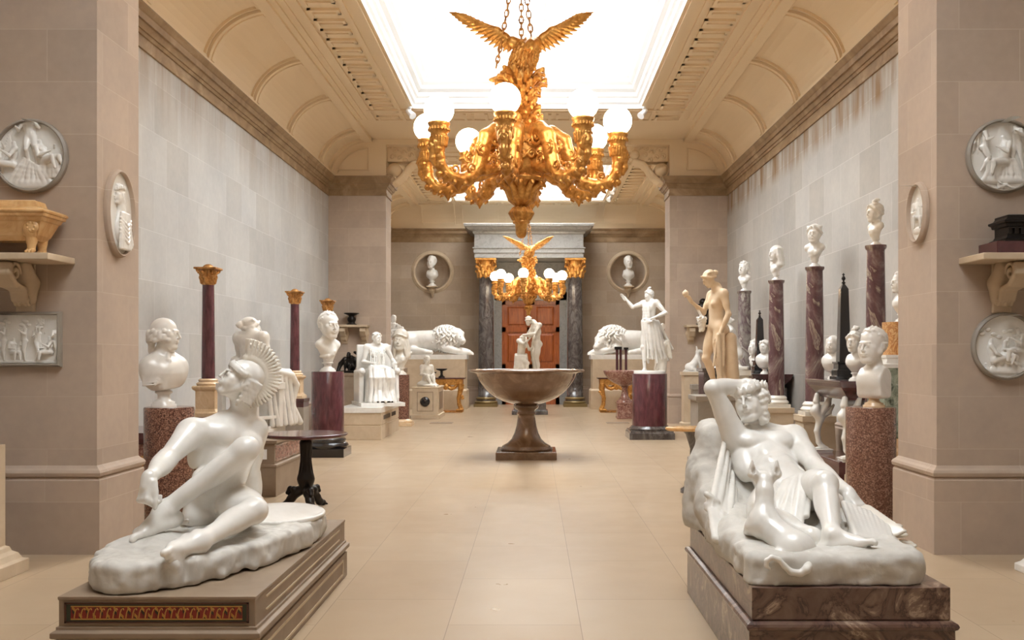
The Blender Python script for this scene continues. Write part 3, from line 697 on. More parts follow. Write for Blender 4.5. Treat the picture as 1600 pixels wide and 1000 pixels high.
def body_carve(c, J, f=1.0, fem=False, hands=True, feet=True, ph=.012, ta=1.0, tl=1.0, hs=1.0):
    """J holds joints in metres: neck, chest, pelvis, sR sL eR eL wR wL hR hL kR kL aR aL; optional hand/foot data"""
    g = {k: V(v) for k, v in J.items() if k != 'hs' and len(v) == 3 and not hasattr(v[0], '__len__')}
    up = (g['neck']-g['pelvis']).normalized(); rt = (g['sR']-g['sL']).normalized()
    fT = frame((0,0,0), V(rt.cross(up))*-1 if False else up.cross(rt), up); fwd = fT.col[1].to_3d(); rgt = fT.col[0].to_3d()
    R3 = fT.to_3x3()
    ch, pv, nk = g['chest'], g['pelvis'], g['neck']
    u1 = (nk-ch).normalized(); u2 = (ch-pv).normalized()
    hrt = (g['hR']-g['hL']).normalized(); fP = frame((0,0,0), u2.cross(hrt), u2); RP = fP.to_3x3(); pf = fP.col[1].to_3d()
    w = .93 if fem else 1.0
    # torso
    c.ell(ch+u1*.02*f, (.155*f*w, .108*f*w, .165*f), .05, rot=R3)
    c.ell(ch+u1*.10*f-fwd*.01*f, (.13*f*w, .085*f, .085*f), .05, rot=R3)
    c.cone(ch-u2*.06*f, pv+u2*.07*f, .105*f*w, (.098 if fem else .104)*f, .06)
    md = (ch+pv)/2
    c.ell(md, ((.112 if fem else .125)*f, .09*f, .13*f), .05, rot=RP)
    c.ell(pv, ((.158 if fem else .142)*f, .105*f, .105*f), .05, rot=RP)
    for s, h in ((1, 'hR'), (-1, 'hL')):
        c.ell(g[h]-pf*.055*f-u2*.02*f, (.085*f, .085*f, .09*f), .04, rot=RP)
    if fem:
        for s in (-1, 1): c.ball(ch+rgt*s*.075*f+fwd*.075*f+u1*.01*f, .052*f, .025)
    else:
        for s in (-1, 1):
            c.ell(ch+rgt*s*.07*f+fwd*.080*f+u1*.045*f, (.080*f, .04*f, .058*f), ph*1.3*f, rot=R3)
            c.ball(ch+rgt*s*.09*f+fwd*.11*f+u1*.01*f, .006*f, .006)
            c.ell(ch+rgt*s*.125*f-fwd*.01*f-u1*.03*f, (.045*f, .07*f, .12*f), .04, rot=R3)
            for i in range(3): c.ell(ch+rgt*s*.036*f+(ch.lerp(pv, .22+.24*i)-ch)+fwd*.084*f, (.034*f, .022*f, .036*f), ph*1.2*f, rot=R3)
        for s in (-1, 1): c.ell(md+rgt*s*.1*f-u2*.06*f, (.04*f, .07*f, .06*f), .04, rot=RP)
    c.cone(ch+u1*.12*f-fwd*.02*f, nk+u1*.05*f, .07*f, .053*f*w, .05)
    for s, sh in ((1, 'sR'), (-1, 'sL')):
        S_ = g[sh]; c.cone(nk+u1*.0, S_+u1*.0, .05*f, .052*f*w, .05); c.cone(ch+u1*.06*f+rgt*s*.06*f+fwd*.02*f, S_, .075*f*w, .058*f*w, .04)
        c.cone(nk-u1*.0+fwd*.05*f, S_+fwd*.02*f+u1*.02*f, .012*f, .016*f, .02)
    hd = g.get('head')
    if hd is not None: c.cone(nk+u1*.01*f, hd-(hd-nk).normalized()*.04*f, (.05 if fem else .058)*f, (.048 if fem else .054)*f, .03)
    # arms
    for s, q in ((1, 'R'), (-1, 'L')):
        S_, E, W = g['s'+q], g['e'+q], g['w'+q]; mm = (.88 if fem else 1.0)*f*ta
        c.ball(S_, .062*mm, .04); ax = (E-S_).normalized()
        limb(c, S_, E, .052*mm, .038*mm, .03)
        bend = (W-E); bf = (bend-ax*bend.dot(ax)); bf = bf.normalized() if bf.length > .02 else fwd
        c.ell((S_*.5+E*.5)+bf*.012*f, (.042*mm, .042*mm, .09*mm), .03, rot=frame((0,0,0), bf, ax).to_3x3())
        c.ell((S_*.58+E*.42)-bf*.014*f, (.04*mm, .036*mm, .085*mm), .03, rot=frame((0,0,0), bf, ax).to_3x3())
        c.ell(S_.lerp(E, .14), (.056*mm, .056*mm, .085*mm), .03, rot=frame((0,0,0), bf, ax).to_3x3())
        c.ball(E, .037*mm, .02); limb(c, E, W, .038*mm, .026*mm, .025)
        a2 = (W-E).normalized(); c.ell(E.lerp(W, .27), (.043*mm, .04*mm, .095*mm), .03, rot=frame((0,0,0), bf-a2*bf.dot(a2)+V((.001,.002,.001)), a2).to_3x3())
        if hands and ('hd'+q) in J:
            h = J['hd'+q]; hand_carve(c, W, h[0], h[1], s, *(h[2:] if len(h) > 2 else ()), sc=f*hs*(.93 if fem else 1))
    # legs
    for s, q in ((1, 'R'), (-1, 'L')):
        Hh, K, A = g['h'+q], g['k'+q], g['a'+q]; mm = f*(.96 if fem else 1)*tl
        ax = (K-Hh).normalized(); sh = (A-K).normalized(); bk = (A-K)-ax*(A-K).dot(ax); bk = bk.normalized() if bk.length > .03 else -pf
        limb(c, Hh, K, .092*mm, .056*mm, .04)
        c.ell(Hh.lerp(K, .42)-bk*.022*f, (.078*mm, .07*mm, .19*mm), .04, rot=frame((0,0,0), -bk, ax).to_3x3())
        c.ell(Hh.lerp(K, .4)+bk*.028*f, (.066*mm, .06*mm, .16*mm), .04, rot=frame((0,0,0), -bk, ax).to_3x3())
        c.ell(K-bk*.012*f+ax*.01*f, (.046*mm, .046*mm, .05*mm), .02, rot=frame((0,0,0), -bk, ax).to_3x3())
        limb(c, K, A, .05*mm, .034*mm, .03)
        cb = -(ax-sh*ax.dot(sh)); cb = (K-Hh); cb = -(cb-sh*cb.dot(sh)); cb = cb.normalized() if cb.length > .03 else bk
        c.ell(K.lerp(A, .3)+cb*.022*f, (.05*mm, .046*mm, .12*mm), .035, rot=frame((0,0,0), cb, sh).to_3x3())
        c.cone(K.lerp(A, .05)-cb*.03*f, K.lerp(A, .8)-cb*.012*f, .016*f, .012*f, .02)
        if feet and ('ft'+q) in J:
            h = J['ft'+q]; foot_carve(c, A, h[0], h[1], s, sc=f*hs*(.93 if fem else 1))
    if 'hf' in J: head_carve(c, frame(g['head'], J['hf'][0], J['hf'][1], f*J.get('hs', (1,))[0]*(.97 if fem else 1)), **(J['hf'][2] if len(J['hf']) > 2 else {}))
    return fT

def folds(c, tops, bots, r0, r1, k=.012, sag=0, mid=None):
    """cloth pleats: one tapering ridge from every top point to its bottom point"""
    n = len(tops)
    for i in range(n):
        a, b = V(tops[i]), V(bots[i]); m = (a+b)/2+(V(mid) if mid else V((0,0,0)))+V((0,0,-sag)); e = 1+.35*sin(i*2.4)
        c.chain([a, a.lerp(m, .6)+(m-a.lerp(b,.5))*.3, m, m.lerp(b, .5)+(m-a.lerp(b,.5))*.3, b], [r0, (r0*.6+r1*.4)*e, (r0+r1)/2*e, (r0*.3+r1*.7)*e, r1], k)
def ring(cx, cy, z, rx, ry, n, a0=0, a1=2*pi, rz=0):
    return [(cx+cos(rz)*rx*cos(a)-sin(rz)*ry*sin(a), cy+sin(rz)*rx*cos(a)+cos(rz)*ry*sin(a), z) for a in [a0+(a1-a0)*i/n for i in range(n)]]

# ------------------------------------------------------------------ busts
def bust(name, label, cat, loc, rz, h, hair='short', form='round', res=.012, m='marble', group=None, turn=0, socle_m=None, seed=0, fem=False, tilt=0, lean=0, robe=False, hk=None):
    """bust facing local +Y turned by rz; h total height; origin at the foot of its socle"""
    f = h/.78; root_m = M[m]
    sh = .17*f; c = Carve(res)
    hk = hk or {'vee': 1.5, 'herm': 1.5, 'round': 1.4, 'drape': 1.3}[form]; zo = -.05*(hk-1.16)/.34*f
    zh = (.78-.125*hk)*f; c.M = Matrix.Translation((0, 0, zo))
    if form == 'herm':        # squared shoulders cut upright
        c.box((0, 0, .26*f), (.16*f, .095*f, .125*f), .05*f, .04); c.cone((0, -.01*f, .45*f), (.13*f, -.01*f, .34*f), .06*f, .05*f, .05); c.cone((0, -.01*f, .45*f), (-.13*f, -.01*f, .34*f), .06*f, .05*f, .05); c.ell((0, .03*f, .30*f), (.15*f, .085*f, .12*f), .05)
        for s in (-1, 1): c.ell((s*.065*f, .08*f, .3*f), (.07*f, .035*f, .055*f), .03)
        c.cone((-.14*f, -.01*f, .385*f), (.14*f, -.01*f, .385*f), .05*f, .05*f, .05)
    elif form == 'drape':     # wide cloaked chest
        c.ell((0, 0, .30*f), (.20*f, .13*f, .17*f), .04); c.cone((-.13*f, 0, .36*f), (.13*f, 0, .36*f), .075*f, .075*f, .06); c.cone((0,0,.5*f),(.12*f,0,.38*f),.05*f,.06*f,.05); c.cone((0,0,.5*f),(-.12*f,0,.38*f),.05*f,.06*f,.05)
        c.cone((0, .02*f, .30*f), (0, .02*f, .20*f), .13*f, .09*f, .05)
        c.box((0, 0, .07*f), (.35*f, .3*f, .09*f), .004, .012, 's', rot=Matrix.Rotation(.14, 3, 'Y'))
    elif form == 'vee':       # slender chest cut to a point, cloth band across
        c.cone((-.13*f, 0, .40*f), (.13*f, 0, .40*f), .042*f, .042*f, .03); c.cone((-.11*f,.01*f,.38*f),(0,.01*f,.17*f),.05*f,.045*f,.04); c.cone((.11*f,.01*f,.38*f),(0,.01*f,.17*f),.05*f,.045*f,.04); c.ell((0,.03*f,.35*f),(.1*f,.06*f,.08*f),.04); c.cone((0, -.01*f, .5*f), (.13*f, 0, .41*f), .05*f, .045*f, .04); c.cone((0, -.01*f, .5*f), (-.13*f, 0, .41*f), .05*f, .045*f, .04)
        c.cone((0, .03*f, .3*f), (0, .0, .14*f), .075*f, .035*f, .04)
        c.chain([(-.13*f,.0,.40*f),(-.05*f,.08*f,.31*f),(.04*f,.08*f,.25*f),(.1*f,.0,.25*f)], [.022*f,.026*f,.026*f,.02*f], .01)
        c.chain([(-.12*f,.02*f,.36*f),(-.03*f,.085*f,.27*f),(.05*f,.06*f,.2*f)], [.016*f,.02*f,.014*f], .01)
    else:
        c.ell((0, 0, .33*f), (.17*f, .1*f, .13*f), .04); c.cone((-.13*f, 0, .395*f), (.13*f, 0, .395*f), .05*f, .05*f, .05)
        c.cone((0, .04*f, .3*f), (0, .01*f, .17*f), .09*f, .05*f, .05)
        for s in (-1, 1): c.ell((s*.06*f, .065*f, .33*f), (.065*f, .04*f, .05*f), .03)
    if fem:
        for s in (-1, 1): c.ball((s*.06*f, .07*f, .31*f), .04*f, .03)
    if robe:
        for i in range(5):
            e = .03*i; c.chain([((-.15+e*.3)*f, -.02*f, (.42-e)*f), ((-.06+e*.4)*f, .10*f, (.37-e)*f), ((.06+e*.5)*f, .115*f, (.30-e*.8)*f), ((.19)*f, .03*f, (.27-e*.6)*f)], .007*f, .016)
        c.chain([(.058*cos(a)*f, (.05*sin(a)+.0)*f, (.455+.01*sin(a*3))*f) for a in np.linspace(0, 2*pi, 16)], .016*f, .01); c.chain([(-.012*f,.07*f,.46*f),(0,.105*f,.41*f),(.01*f,.12*f,.36*f)], [.02*f,.02*f,.012*f], .01)
    for s in (-1, 1):
        if form == 'herm': c.box((s*.22*f, 0, .2*f), (.08*f, .3*f, .3*f), .003, .012, 's')
        elif form == 'round': c.box((s*.235*f, -.02*f, .25*f), (.055*f, .3*f, .3*f), .003, .012, 's', rot=Matrix.Rotation(-s*.28, 3, 'Y'))
    if form == 'round': c.ell((0, -.12*f, .2*f), (.12*f, .08*f, .12*f), .02, 's')
    c.M = Matrix.Identity(4)
    yaw = Matrix.Rotation(turn, 4, 'Z'); fw = yaw @ V((0, 1, 0)); fw.z = tilt
    hc = V((lean*f, .03*f, zh))
    c.cone((0, -.01*f, .38*f+zo), (hc.x*.7, .0, zh-.04*f), .048*hk*f*(.86 if fem else 1), .042*hk*f*(.88 if fem else 1), .035)
    head_carve(c, frame(hc, fw, (0, 0, 1), f*hk), hair=hair, seed=seed)
    if hair in ('veil', 'long'):
        for i in range(7): a = -1.4+i*.47; c.chain([(.09*sin(a)*f, (-.02-.08*cos(a))*f, .55*f), (.13*sin(a)*f, (-.02-.09*cos(a))*f, .42*f), (.15*sin(a)*f, (-.0-.08*cos(a))*f, .3*f)], [.022*f,.024*f,.02*f], .015)
    o = c.build(name, root_m, None, loc, rz); tag(o, label, cat, group)
    b = MB(); q = f; b.M = Matrix.Diagonal((1, 1, 1+zo/f*3, 1))
    b.lathe([(.105*q,0),(.105*q,.022*q),(.088*q,.03*q),(.092*q,.045*q),(.06*q,.06*q),(.05*q,.085*q),(.053*q,.115*q),(.072*q,.125*q),(.072*q,.14*q),(.05*q,.15*q),(.05*q,.2*q)], 36)
    b.build('socle', M[socle_m] if socle_m else root_m, o)
    return o
# ------------------------------------------------------------------ the two big statues in the foreground
def P(px, py, Y): return V((wx(px, Y), Y, wz(py, Y)))
def oval_rock(c, cx, cy, z0, z1, la, lb, ang, n=9, rad=.05):
    R = Matrix.Rotation(ang, 3, 'Z')
    for i in range(n):
        d = (i+.5)/n*2-1; L = la*math.sqrt(max(.05, 1-d*d)); off = R @ V((d*lb, 0, 0))
        c.box((cx+off.x, cy+off.y, (z0+z1)/2), (lb/n*1.6, L, (z1-z0)/2), rad, .03, rot=R)

# --- fallen warrior on the left plinth
ZA = .394
root = empty('reclining_warrior_statue', (-1.8, 5.5, ZA)); tag(root, 'white marble statue of a seated nude warrior in a plumed helmet', 'statue')
T = Matrix.Translation((-1.8, 5.5, ZA)).inverted()
c = Carve(.0075); c.kk = .75
J = dict(head=P(374,596,5.88), neck=P(378,652,5.95), chest=P(352,700,5.9), pelvis=P(340,783,5.76),
         sR=P(300,676,5.72), sL=P(396,672,6.02), eR=P(262,716,5.5), wR=P(233,748,5.2), eL=P(392,740,6.3), wL=P(400,792,6.42),
         hR=P(322,788,5.76), kR=P(383,703,5.45), aR=P(257,797,5.32), hL=P(362,788,5.72), kL=P(396,798,5.3), aL=P(312,846,4.9))
K_ = {k: V(v) for k, v in J.items()}
# build in world space, the carve matrix brings it to the statue's own origin
c.M = Matrix.Identity(4)
J['hf'] = ((-.72,-.5,.48), (.35,.15,.9), dict(hair='none'))
J['hdR'] = ((-.1,-.35,-.9), (-.6,-.7,.3), (1.2,1.3,.8), .3)
J['hdL'] = ((.1,.5,-.8), (.1,.8,.5))
J['ftR'] = ((-.55,-.8,-.14), (-.1,-.12,.98)); J['ftL'] = ((.05,-1,-.1), (.93,.05,.3))
J['hs'] = (.93,); body_carve(c, J, 1.2, ta=1.2, tl=1.13, hs=1.2)
# thigh and buttock mass resting on the rock, loin detail
c.ell(P(318,806,5.72), (.12,.13,.09), .05); c.ball(P(345,790,5.55), .035, .02); c.cone(P(345,790,5.55), P(338,800,5.5), .02, .014, .01)
hf = frame(K_['head'], J['hf'][0], J['hf'][1], 1.1); old = c.M; c.M = hf
c.ell((0, -.02, .052), (.082, .1, .083), .006)                # cap
c.chain([(-.083,-.02,.05),(-.07,.05,.07),(-.03,.078,.084),(0,.086,.09),(.03,.078,.084),(.07,.05,.07),(.083,-.02,.05)], .005, .004)
for s in (-1, 1):
    for i in range(10): a = i*.15; q = (s*.084*sin(a), .094*cos(a)-.008, .072-.003*i); c.ball(q, .0125, .004); c.cone(q, (q[0]*1.03, q[1]+.004, q[2]-.016), .011, .007, .004)
    for i in range(26): q = (s*(.076-.002*(i//6)*2), -.03-.016*(i % 5), .03-.026*(i//5)); c.ball(q, .0125, .004); c.cone(q, (q[0]+s*.004, q[1]-.01, q[2]-.018), .011, .006, .004)
c.M = old
for q in c.P: pass
c.zmin = ZA+.02; figm = c.mesh('figure'); figm.transform(T); fig = link_mesh('figure', figm, M['marble'], root)
c = Carve(.006); c.zmin = None; c.M = T @ hf                                  # horsehair crest
N = 30
for i in range(N):
    th = math.radians(62+ (262-62)*i/(N-1)); r0 = .088; r1 = .205-.035*(i/(N-1))
    for x in (-.018, 0, .018):
        c.cone((x*.7, r0*cos(th)-.02, r0*sin(th)+.045), (x*1.2, r1*cos(th)-.02, r1*sin(th)+.045), .009, .0075, .004)
c.chain([(0, .1*cos(math.radians(a))-.02, .1*sin(math.radians(a))+.045) for a in range(60, 265, 12)], .024, .006)
c.build('helmet_crest', M['marble_warm'], root)
c = Carve(.012); c.M = T                                       # rocky oval ground
oval_rock(c, -1.8, 5.55, ZA+.0, ZA+.148, .97, .40, math.radians(-14), 15, .035)
c.ell(P(236,838,5.25)+V((0,0,-.07)), (.17,.2,.07), .08); c.ell(P(318,832,5.75)+V((0,0,-.05)), (.26,.22,.07), .08)
c.rough(.012, .08); c.box((-1.8, 5.55, ZA-.05), (1, 2, .052), .001, .002, 's')
c.zmin = .002; c.build('rock_base', M['marble_rough'], root)
c = Carve(.009); c.M = T                                       # shield
sh = P(432,804,6.05); R_ = Matrix.Rotation(.05, 3, 'X')
c.ell((sh.x, sh.y, sh.z), (.30,.34,.035), .01, rot=R_); c.chain([(sh.x+.29*cos(a), sh.y+.33*sin(a), sh.z+.003) for a in np.linspace(0, 2*pi, 40)], .011, .006)
c.chain([(-2.0,5.55,ZA+.2),(-1.95,5.4,ZA+.215),(-2.1,5.35,ZA+.2)], .012, .01)
c.zmin = .01; c.build('shield', M['marble'], root)

# left plinth: wide stone block with a mosaic panel
root = empty('mosaic_plinth', (-1.8, 5.67, 0)); tag(root, 'taupe stone plinth with a red and gold mosaic panel, under the seated warrior', 'plinth')
b = MB(); b.rect_loft(-.42, .42, -1.03, 1.04, [(0,.065),(.17,.065),(.17,.055),(.19,.06),(.2,.08),(.225,.08),(.235,.06),(.25,.06),(.25,.05),(.375,.05),(.38,.054),(ZA,.054)])
blk = b.build('block', M['stone_dark'], root, bevel=.003)
b = MB()
for z0, z1 in ((.03,.045),(.125,.14)): b.box(.485, .49, -.95, .95, z0, z1)
for y0, y1 in ((-.95,-.935),(.935,.95)): b.box(.485, .49, y0, y1, .045, .125)
b.box(.47,.475,-.9,.9,.28,.29); b.box(.47,.475,-.9,.9,.345,.355); b.build('side_moulding', M['stone'], root)
fm_ = MB(); ya = -1.03-.05
for x0, x1, z0, z1 in ((-.44,.44,.268,.276),(-.44,.44,.358,.366),(-.44,-.43,.268,.366),(.43,.44,.268,.366)): fm_.box(x0, x1, ya-.008, ya+.004, z0, z1)
fm_.build('panel_frame', M['wood_dark'], root)
mm = mat('mosaic', c8(120,40,30), .4); t = NT(mm); tc = t.coord(); sp = t.new('ShaderNodeSeparateXYZ'); t.ln(tc, sp.inputs[0])
wv = t.new('ShaderNodeTexWave'); wv.inputs['Scale'].default_value = 9.5; wv.inputs['Distortion'].default_value = 0; wv.wave_profile = 'SAW'; t.ln(tc, wv.inputs['Vector']); wv.bands_direction = 'DIAGONAL'
w2 = t.new('ShaderNodeTexWave'); w2.inputs['Scale'].default_value = 9.5; t.ln(tc, w2.inputs['Vector'])
t.base(t.mix(t.ramp(w2.outputs['Fac'], [(.42,(0,0,0)),(.5,(1,1,1))]), t.ramp(wv.outputs['Fac'], [(0, c8(110,28,20)), (.3, c8(46,34,20)), (.55, c8(176,128,56)), (.8, c8(120,34,24))], 'CONSTANT'), c8(132,36,26)))
b = MB(); b.box(-.41, .41, ya-.004, ya+.004, .282, .352); ms = b.build('mosaic_panel', mm, root)
b = MB()
for z0, z1 in ((.277,.283),(.351,.357)): b.box(-.43, .43, ya-.0055, ya+.004, z0, z1)
for x0, x1 in ((-.43,-.41),(.41,.43)): b.box(x0, x1, ya-.0055, ya+.004, .283, .351)
b.build('mosaic_border', mat('dark_green_border', c8(44,50,32), .4), root)
b = MB()
for i in range(26):  # scrolled figure in the mosaic, one hook per repeat
    x = -.385+.77*i/25; b.tube([(x-.008, ya-.005, .292), (x-.004, ya-.005, .318), (x+.002, ya-.005, .334), (x+.010, ya-.005, .338), (x+.013, ya-.005, .33)], .0028, 6)
b.box(-.41,.41,ya-.006,ya,.284,.289); b.box(-.41,.41,ya-.006,ya,.345,.35)
b.build('mosaic_scrolls', mat('mosaic_gold', c8(186,140,66), .4), ms)

# --- sleeping shepherd on the right plinth
ZE = .461
root = empty('sleeping_shepherd_statue', (1.45, 5.4, ZE)); tag(root, 'white marble statue of a youth asleep with one arm over his head', 'statue')
T = Matrix.Translation((1.45, 5.4, ZE)).inverted()
c = Carve(.0075); c.kk = .75
J = dict(head=P(1172,630,5.93), neck=P(1184,672,5.98), chest=P(1194,716,5.82), pelvis=P(1232,768,5.5),
         sR=P(1150,686,5.86), sL=P(1240,684,5.93), eR=P(1114,607,5.8), wR=P(1168,600,6.0), eL=P(1272,728,5.65), wL=P(1326,770,5.35),
         hR=P(1208,778,5.5), kR=P(1190,806,5.12), aR=P(1268,838,4.88), hL=P(1262,772,5.5), kL=P(1289,757,5.06), aL=P(1300,836,4.76))
J['hf'] = ((-.52,-.80,.16), (-.16,.22,.95), dict(hair='wreath', seed=5))
J['hdR'] = ((.9,.15,-.35), (0,.3,1)); J['hdL'] = ((.35,-.62,-.6), (.25,-.35,.9), (.25,.35,.3), .5)
J['ftL'] = ((.80,-.35,.22), (-.35,.45,.82)); J['ftR'] = ((.85,-.4,.1), (-.1,.3,.95))
J['hs'] = (1.0,); body_carve(c, J, 1.16, ta=1.12, tl=1.08, hs=1.02)
# curls at the temple falling on the shoulder
for i in range(16): q = P(1192+5*sin(i*1.9), 612+i*3.2, 5.88-.01*(i % 3)); c.ball(q, .021, .008)
c.zmin = ZE+.02; figm = c.mesh('figure'); figm.transform(T); link_mesh('figure', figm, M['marble'], root)
# cloak: over the hips, hanging by the ribs and under the arm
c = Carve(.0085); c.M = T
folds(c, [P(1225+i*5, 744+2*abs(i-4), 5.32) for i in range(9)], [P(1196+i*8, 822-2*i, 5.08) for i in range(9)], .014, .018, .006)
folds(c, [P(1250+i*3, 742, 5.3) for i in range(4)], [P(1236+i*4, 838, 4.98) for i in range(4)], .014, .015, .006)
folds(c, [P(1132+i*4, 690+i*14, 5.85) for i in range(9)], [P(1112+i*9, 790+i*6, 5.35-.01*i) for i in range(9)], .016, .024, .008)
folds(c, [P(1108+i*4, 776+i*3, 5.45) for i in range(8)], [P(1118+i*6, 842+i*4, 5.1) for i in range(8)], .022, .022, .007)
for i in range(14): q = P(1104+5*sin(i*1.3)+i*1.2, 772+i*5.5, 5.36); c.chain([q, q+V((.04,-.01,-.02)), q+V((.03,-.02,-.04))], [.018,.014,.01], .008)
folds(c, [P(1232+i*5, 668+i*3, 6.02) for i in range(5)], [P(1280+i*8, 745+i*4, 5.85) for i in range(5)], .016, .022, .008)
folds(c, [P(1285+i*6, 760+i*2, 5.7) for i in range(9)], [P(1290+i*14, 838+i*2, 5.0+.06*i) for i in range(9)], .022, .028, .008)
for i in range(9): a = P(1318+i*8, 786+i*3, 5.25); bq = P(1338+i*7, 838+2*i, 4.95); c.cone(a, bq, .016, .022, .008)
c.ell(P(1300,850,5.05), (.2,.12,.06), .05); c.ell(P(1250,845,5.1), (.24,.2,.07), .05)
c.zmin = .0; c.build('cloak', M['marble'], root)
c = Carve(.009); c.M = T                                        # reed pipe and sandal beside the hand
for i in range(5): c.cone(P(1338+i*5, 788+i*1, 5.3), P(1398+i*4, 838-i*2, 5.1), .012, .011, .003)
for i in range(3): q = P(1395+i*8, 822+i*13, 5.2); c.ell(q, (.055-.0*i,.05,.016), .01)
c.ell(P(1408,852,5.15), (.085,.06,.02), .01)
c.build('pipes_and_sandal', M['marble_warm'], root)
# dog
c = Carve(.007); c.M = T
shd, hau, nk2, hd2 = P(1194,818,4.86), P(1243,856,4.72), P(1195,768,4.92), P(1195,750,4.96)
c.cone(shd, hau, .07, .075, .05); c.ell(hau, (.1,.085,.08), .03); c.ell(shd+V((0,.02,.0)), (.08,.08,.085), .03)
c.cone(shd, nk2, .058, .043, .03); c.cone(nk2, hd2, .042, .04, .02); c.ell(hd2+V((0,.02,.0)), (.048,.06,.04), .02); c.cone(hd2+V((-.01,.04,-.0)), hd2+V((-.03,.17,.03)), .036, .018, .03)
for s, tx in ((-1, 1177), (1, 1212)):
    e0 = hd2+V((s*.034, .0, .01)); e1 = P(tx+s*1, 740, 4.95); e2 = P(tx+s*2, 719, 4.95); c.cone(e0, e1, .024, .027, .012); c.cone(e1, e2, .026, .006, .008); c.ell(e1+V((0,-.016,.012)), (.011,.01,.024), .004, 's')
for i in range(12): a = 2*pi*i/12; c.ball(nk2+V((.046*cos(a), .046*sin(a), -.05)), .006, .006)
c.chain([shd+V((-.06,.02,-.02)), P(1168,835,4.98), P(1168,858,4.95)], [.036,.024,.022], .02); c.ball(P(1166,862,4.9), .026, .01)
c.chain([hau+V((.03,-.02,-.03)), P(1215,868,4.68), P(1195,872,4.66)], [.05,.03,.024], .02)
tl = [(1262,868),(1264,880),(1260,890),(1250,896),(1236,894),(1226,885),(1217,875),(1206,871),(1198,876),(1197,884),(1203,889)]
c.chain([P(x, y, 4.50 if i > 1 else 4.6-.05*i) for i, (x, y) in enumerate(tl)], [.024,.022,.02,.018,.0165,.015,.014,.013,.012,.010,.007], .006)
c.zmin = .0; c.build('dog', M['marble'], root)
# rock
c = Carve(.013); c.M = T
c.box((1.44, 5.36, ZE+.06), (.42, .84, .085), .04, .03); c.cone((1.14,6.1,ZE+.36),(1.1,5.75,ZE+.2),.16,.12,.06); c.cone((1.1,5.75,ZE+.2),(1.1,5.2,ZE+.08),.12,.1,.06); c.cone((1.14,6.1,ZE+.36),(1.14,6.1,ZE+.1),.16,.2,.05)
c.ell(P(1114,705,6.1), (.11,.13,.18), .06); c.ell(P(1110,672,6.2), (.09,.11,.08), .06)
c.ell((1.42, 6.0, ZE+.22), (.36,.3,.28), .1); c.ell((1.45, 5.6, ZE+.12), (.34,.4,.15), .1); c.ell((1.12,5.2,ZE+.1), (.14,.4,.1), .06)
c.box((1.68, 4.95, ZE+.07), (.2, .4, .08), .05, .04)
c.rough(.016, .10); c.box((1.45, 5.4, ZE-.05), (1, 2, .052), .001, .002, 's')
c.zmin = .002; c.build('rock_base', M['marble_rough'], root)

root = empty('breccia_plinth', (1.475, 5.37, 0)); tag(root, 'brown and purple veined marble plinth under the sleeping youth with a dog', 'plinth')
b = MB(); b.rect_loft(-.45, .47, -.88, .88, [(0,.02),(.26,.02),(.265,.02)]); b.build('lower_block', M['plinth_marble'], root, bevel=.002)
b = MB(); b.rect_loft(-.45, .47, -.88, .88, [(.262,.02),(.27,.03),(.283,.036),(.296,.03),(.305,.012)]); b.build('torus_moulding', M['plinth_marble'], root, bevel=.002)
b = MB(); b.rect_loft(-.45, .47, -.88, .88, [(.305,.0),(.315,.004),(ZE,.004)]); b.build('upper_block', M['plinth_marble'], root, bevel=.003)

# ------------------------------------------------------------------ columns, plinths and busts
def solid(name, x0, x1, y0, y1, prof, m, label=None, cat=None, parent=None, group=None, bevel=.004):
    cx, cy = (x0+x1)/2, (y0+y1)/2; b = MB(); b.rect_loft(x0-cx, x1-cx, y0-cy, y1-cy, prof)
    o = b.build(name, M[m], parent, bevel, loc=(cx, cy, 0) if not parent else None)
    if parent: o.location = (cx-parent.location.x, cy-parent.location.y, 0)
    return tag(o, label, cat, group)
def turned(name, prof, m, loc, label=None, cat=None, group=None, parent=None, n=56):
    b = MB(); b.lathe(prof, n); o = b.build(name, M[m], parent, loc=loc); return tag(o, label, cat, group)
def squat_capital(c, cx, cy, z, r, h):
    c.cone((cx,cy,z), (cx,cy,z+h*.8), r, r*1.05, .005); c.box((cx,cy,z+h*.93), (r*1.75,r*1.75,h*.07), .004, .004)
    for k in range(8):
        for (dz, a_, R1) in ((0, 2*pi*k/8, 1.35), (.35, 2*pi*(k+.5)/8, 1.5)):
            ca, sa = cos(a_), sin(a_); c.chain([(cx+ca*r, cy+sa*r, z+h*dz), (cx+ca*r*1.15, cy+sa*r*1.15, z+h*(dz+.25)), (cx+ca*r*R1, cy+sa*r*R1, z+h*(dz+.38)), (cx+ca*r*(R1+.05), cy+sa*r*(R1+.05), z+h*(dz+.28))], [r*.3, r*.26, r*.15, r*.1], .004)
    for k in range(4):
        a_ = pi/4+pi/2*k; ca, sa = cos(a_), sin(a_); c.chain([(cx+ca*r*1.1, cy+sa*r*1.1, z+h*.6), (cx+ca*r*1.6, cy+sa*r*1.6, z+h*.82), (cx+ca*r*1.95, cy+sa*r*1.95, z+h*.85), (cx+ca*r*1.9, cy+sa*r*1.9, z+h*.7)], [r*.16,r*.16,r*.15,r*.1], .004)

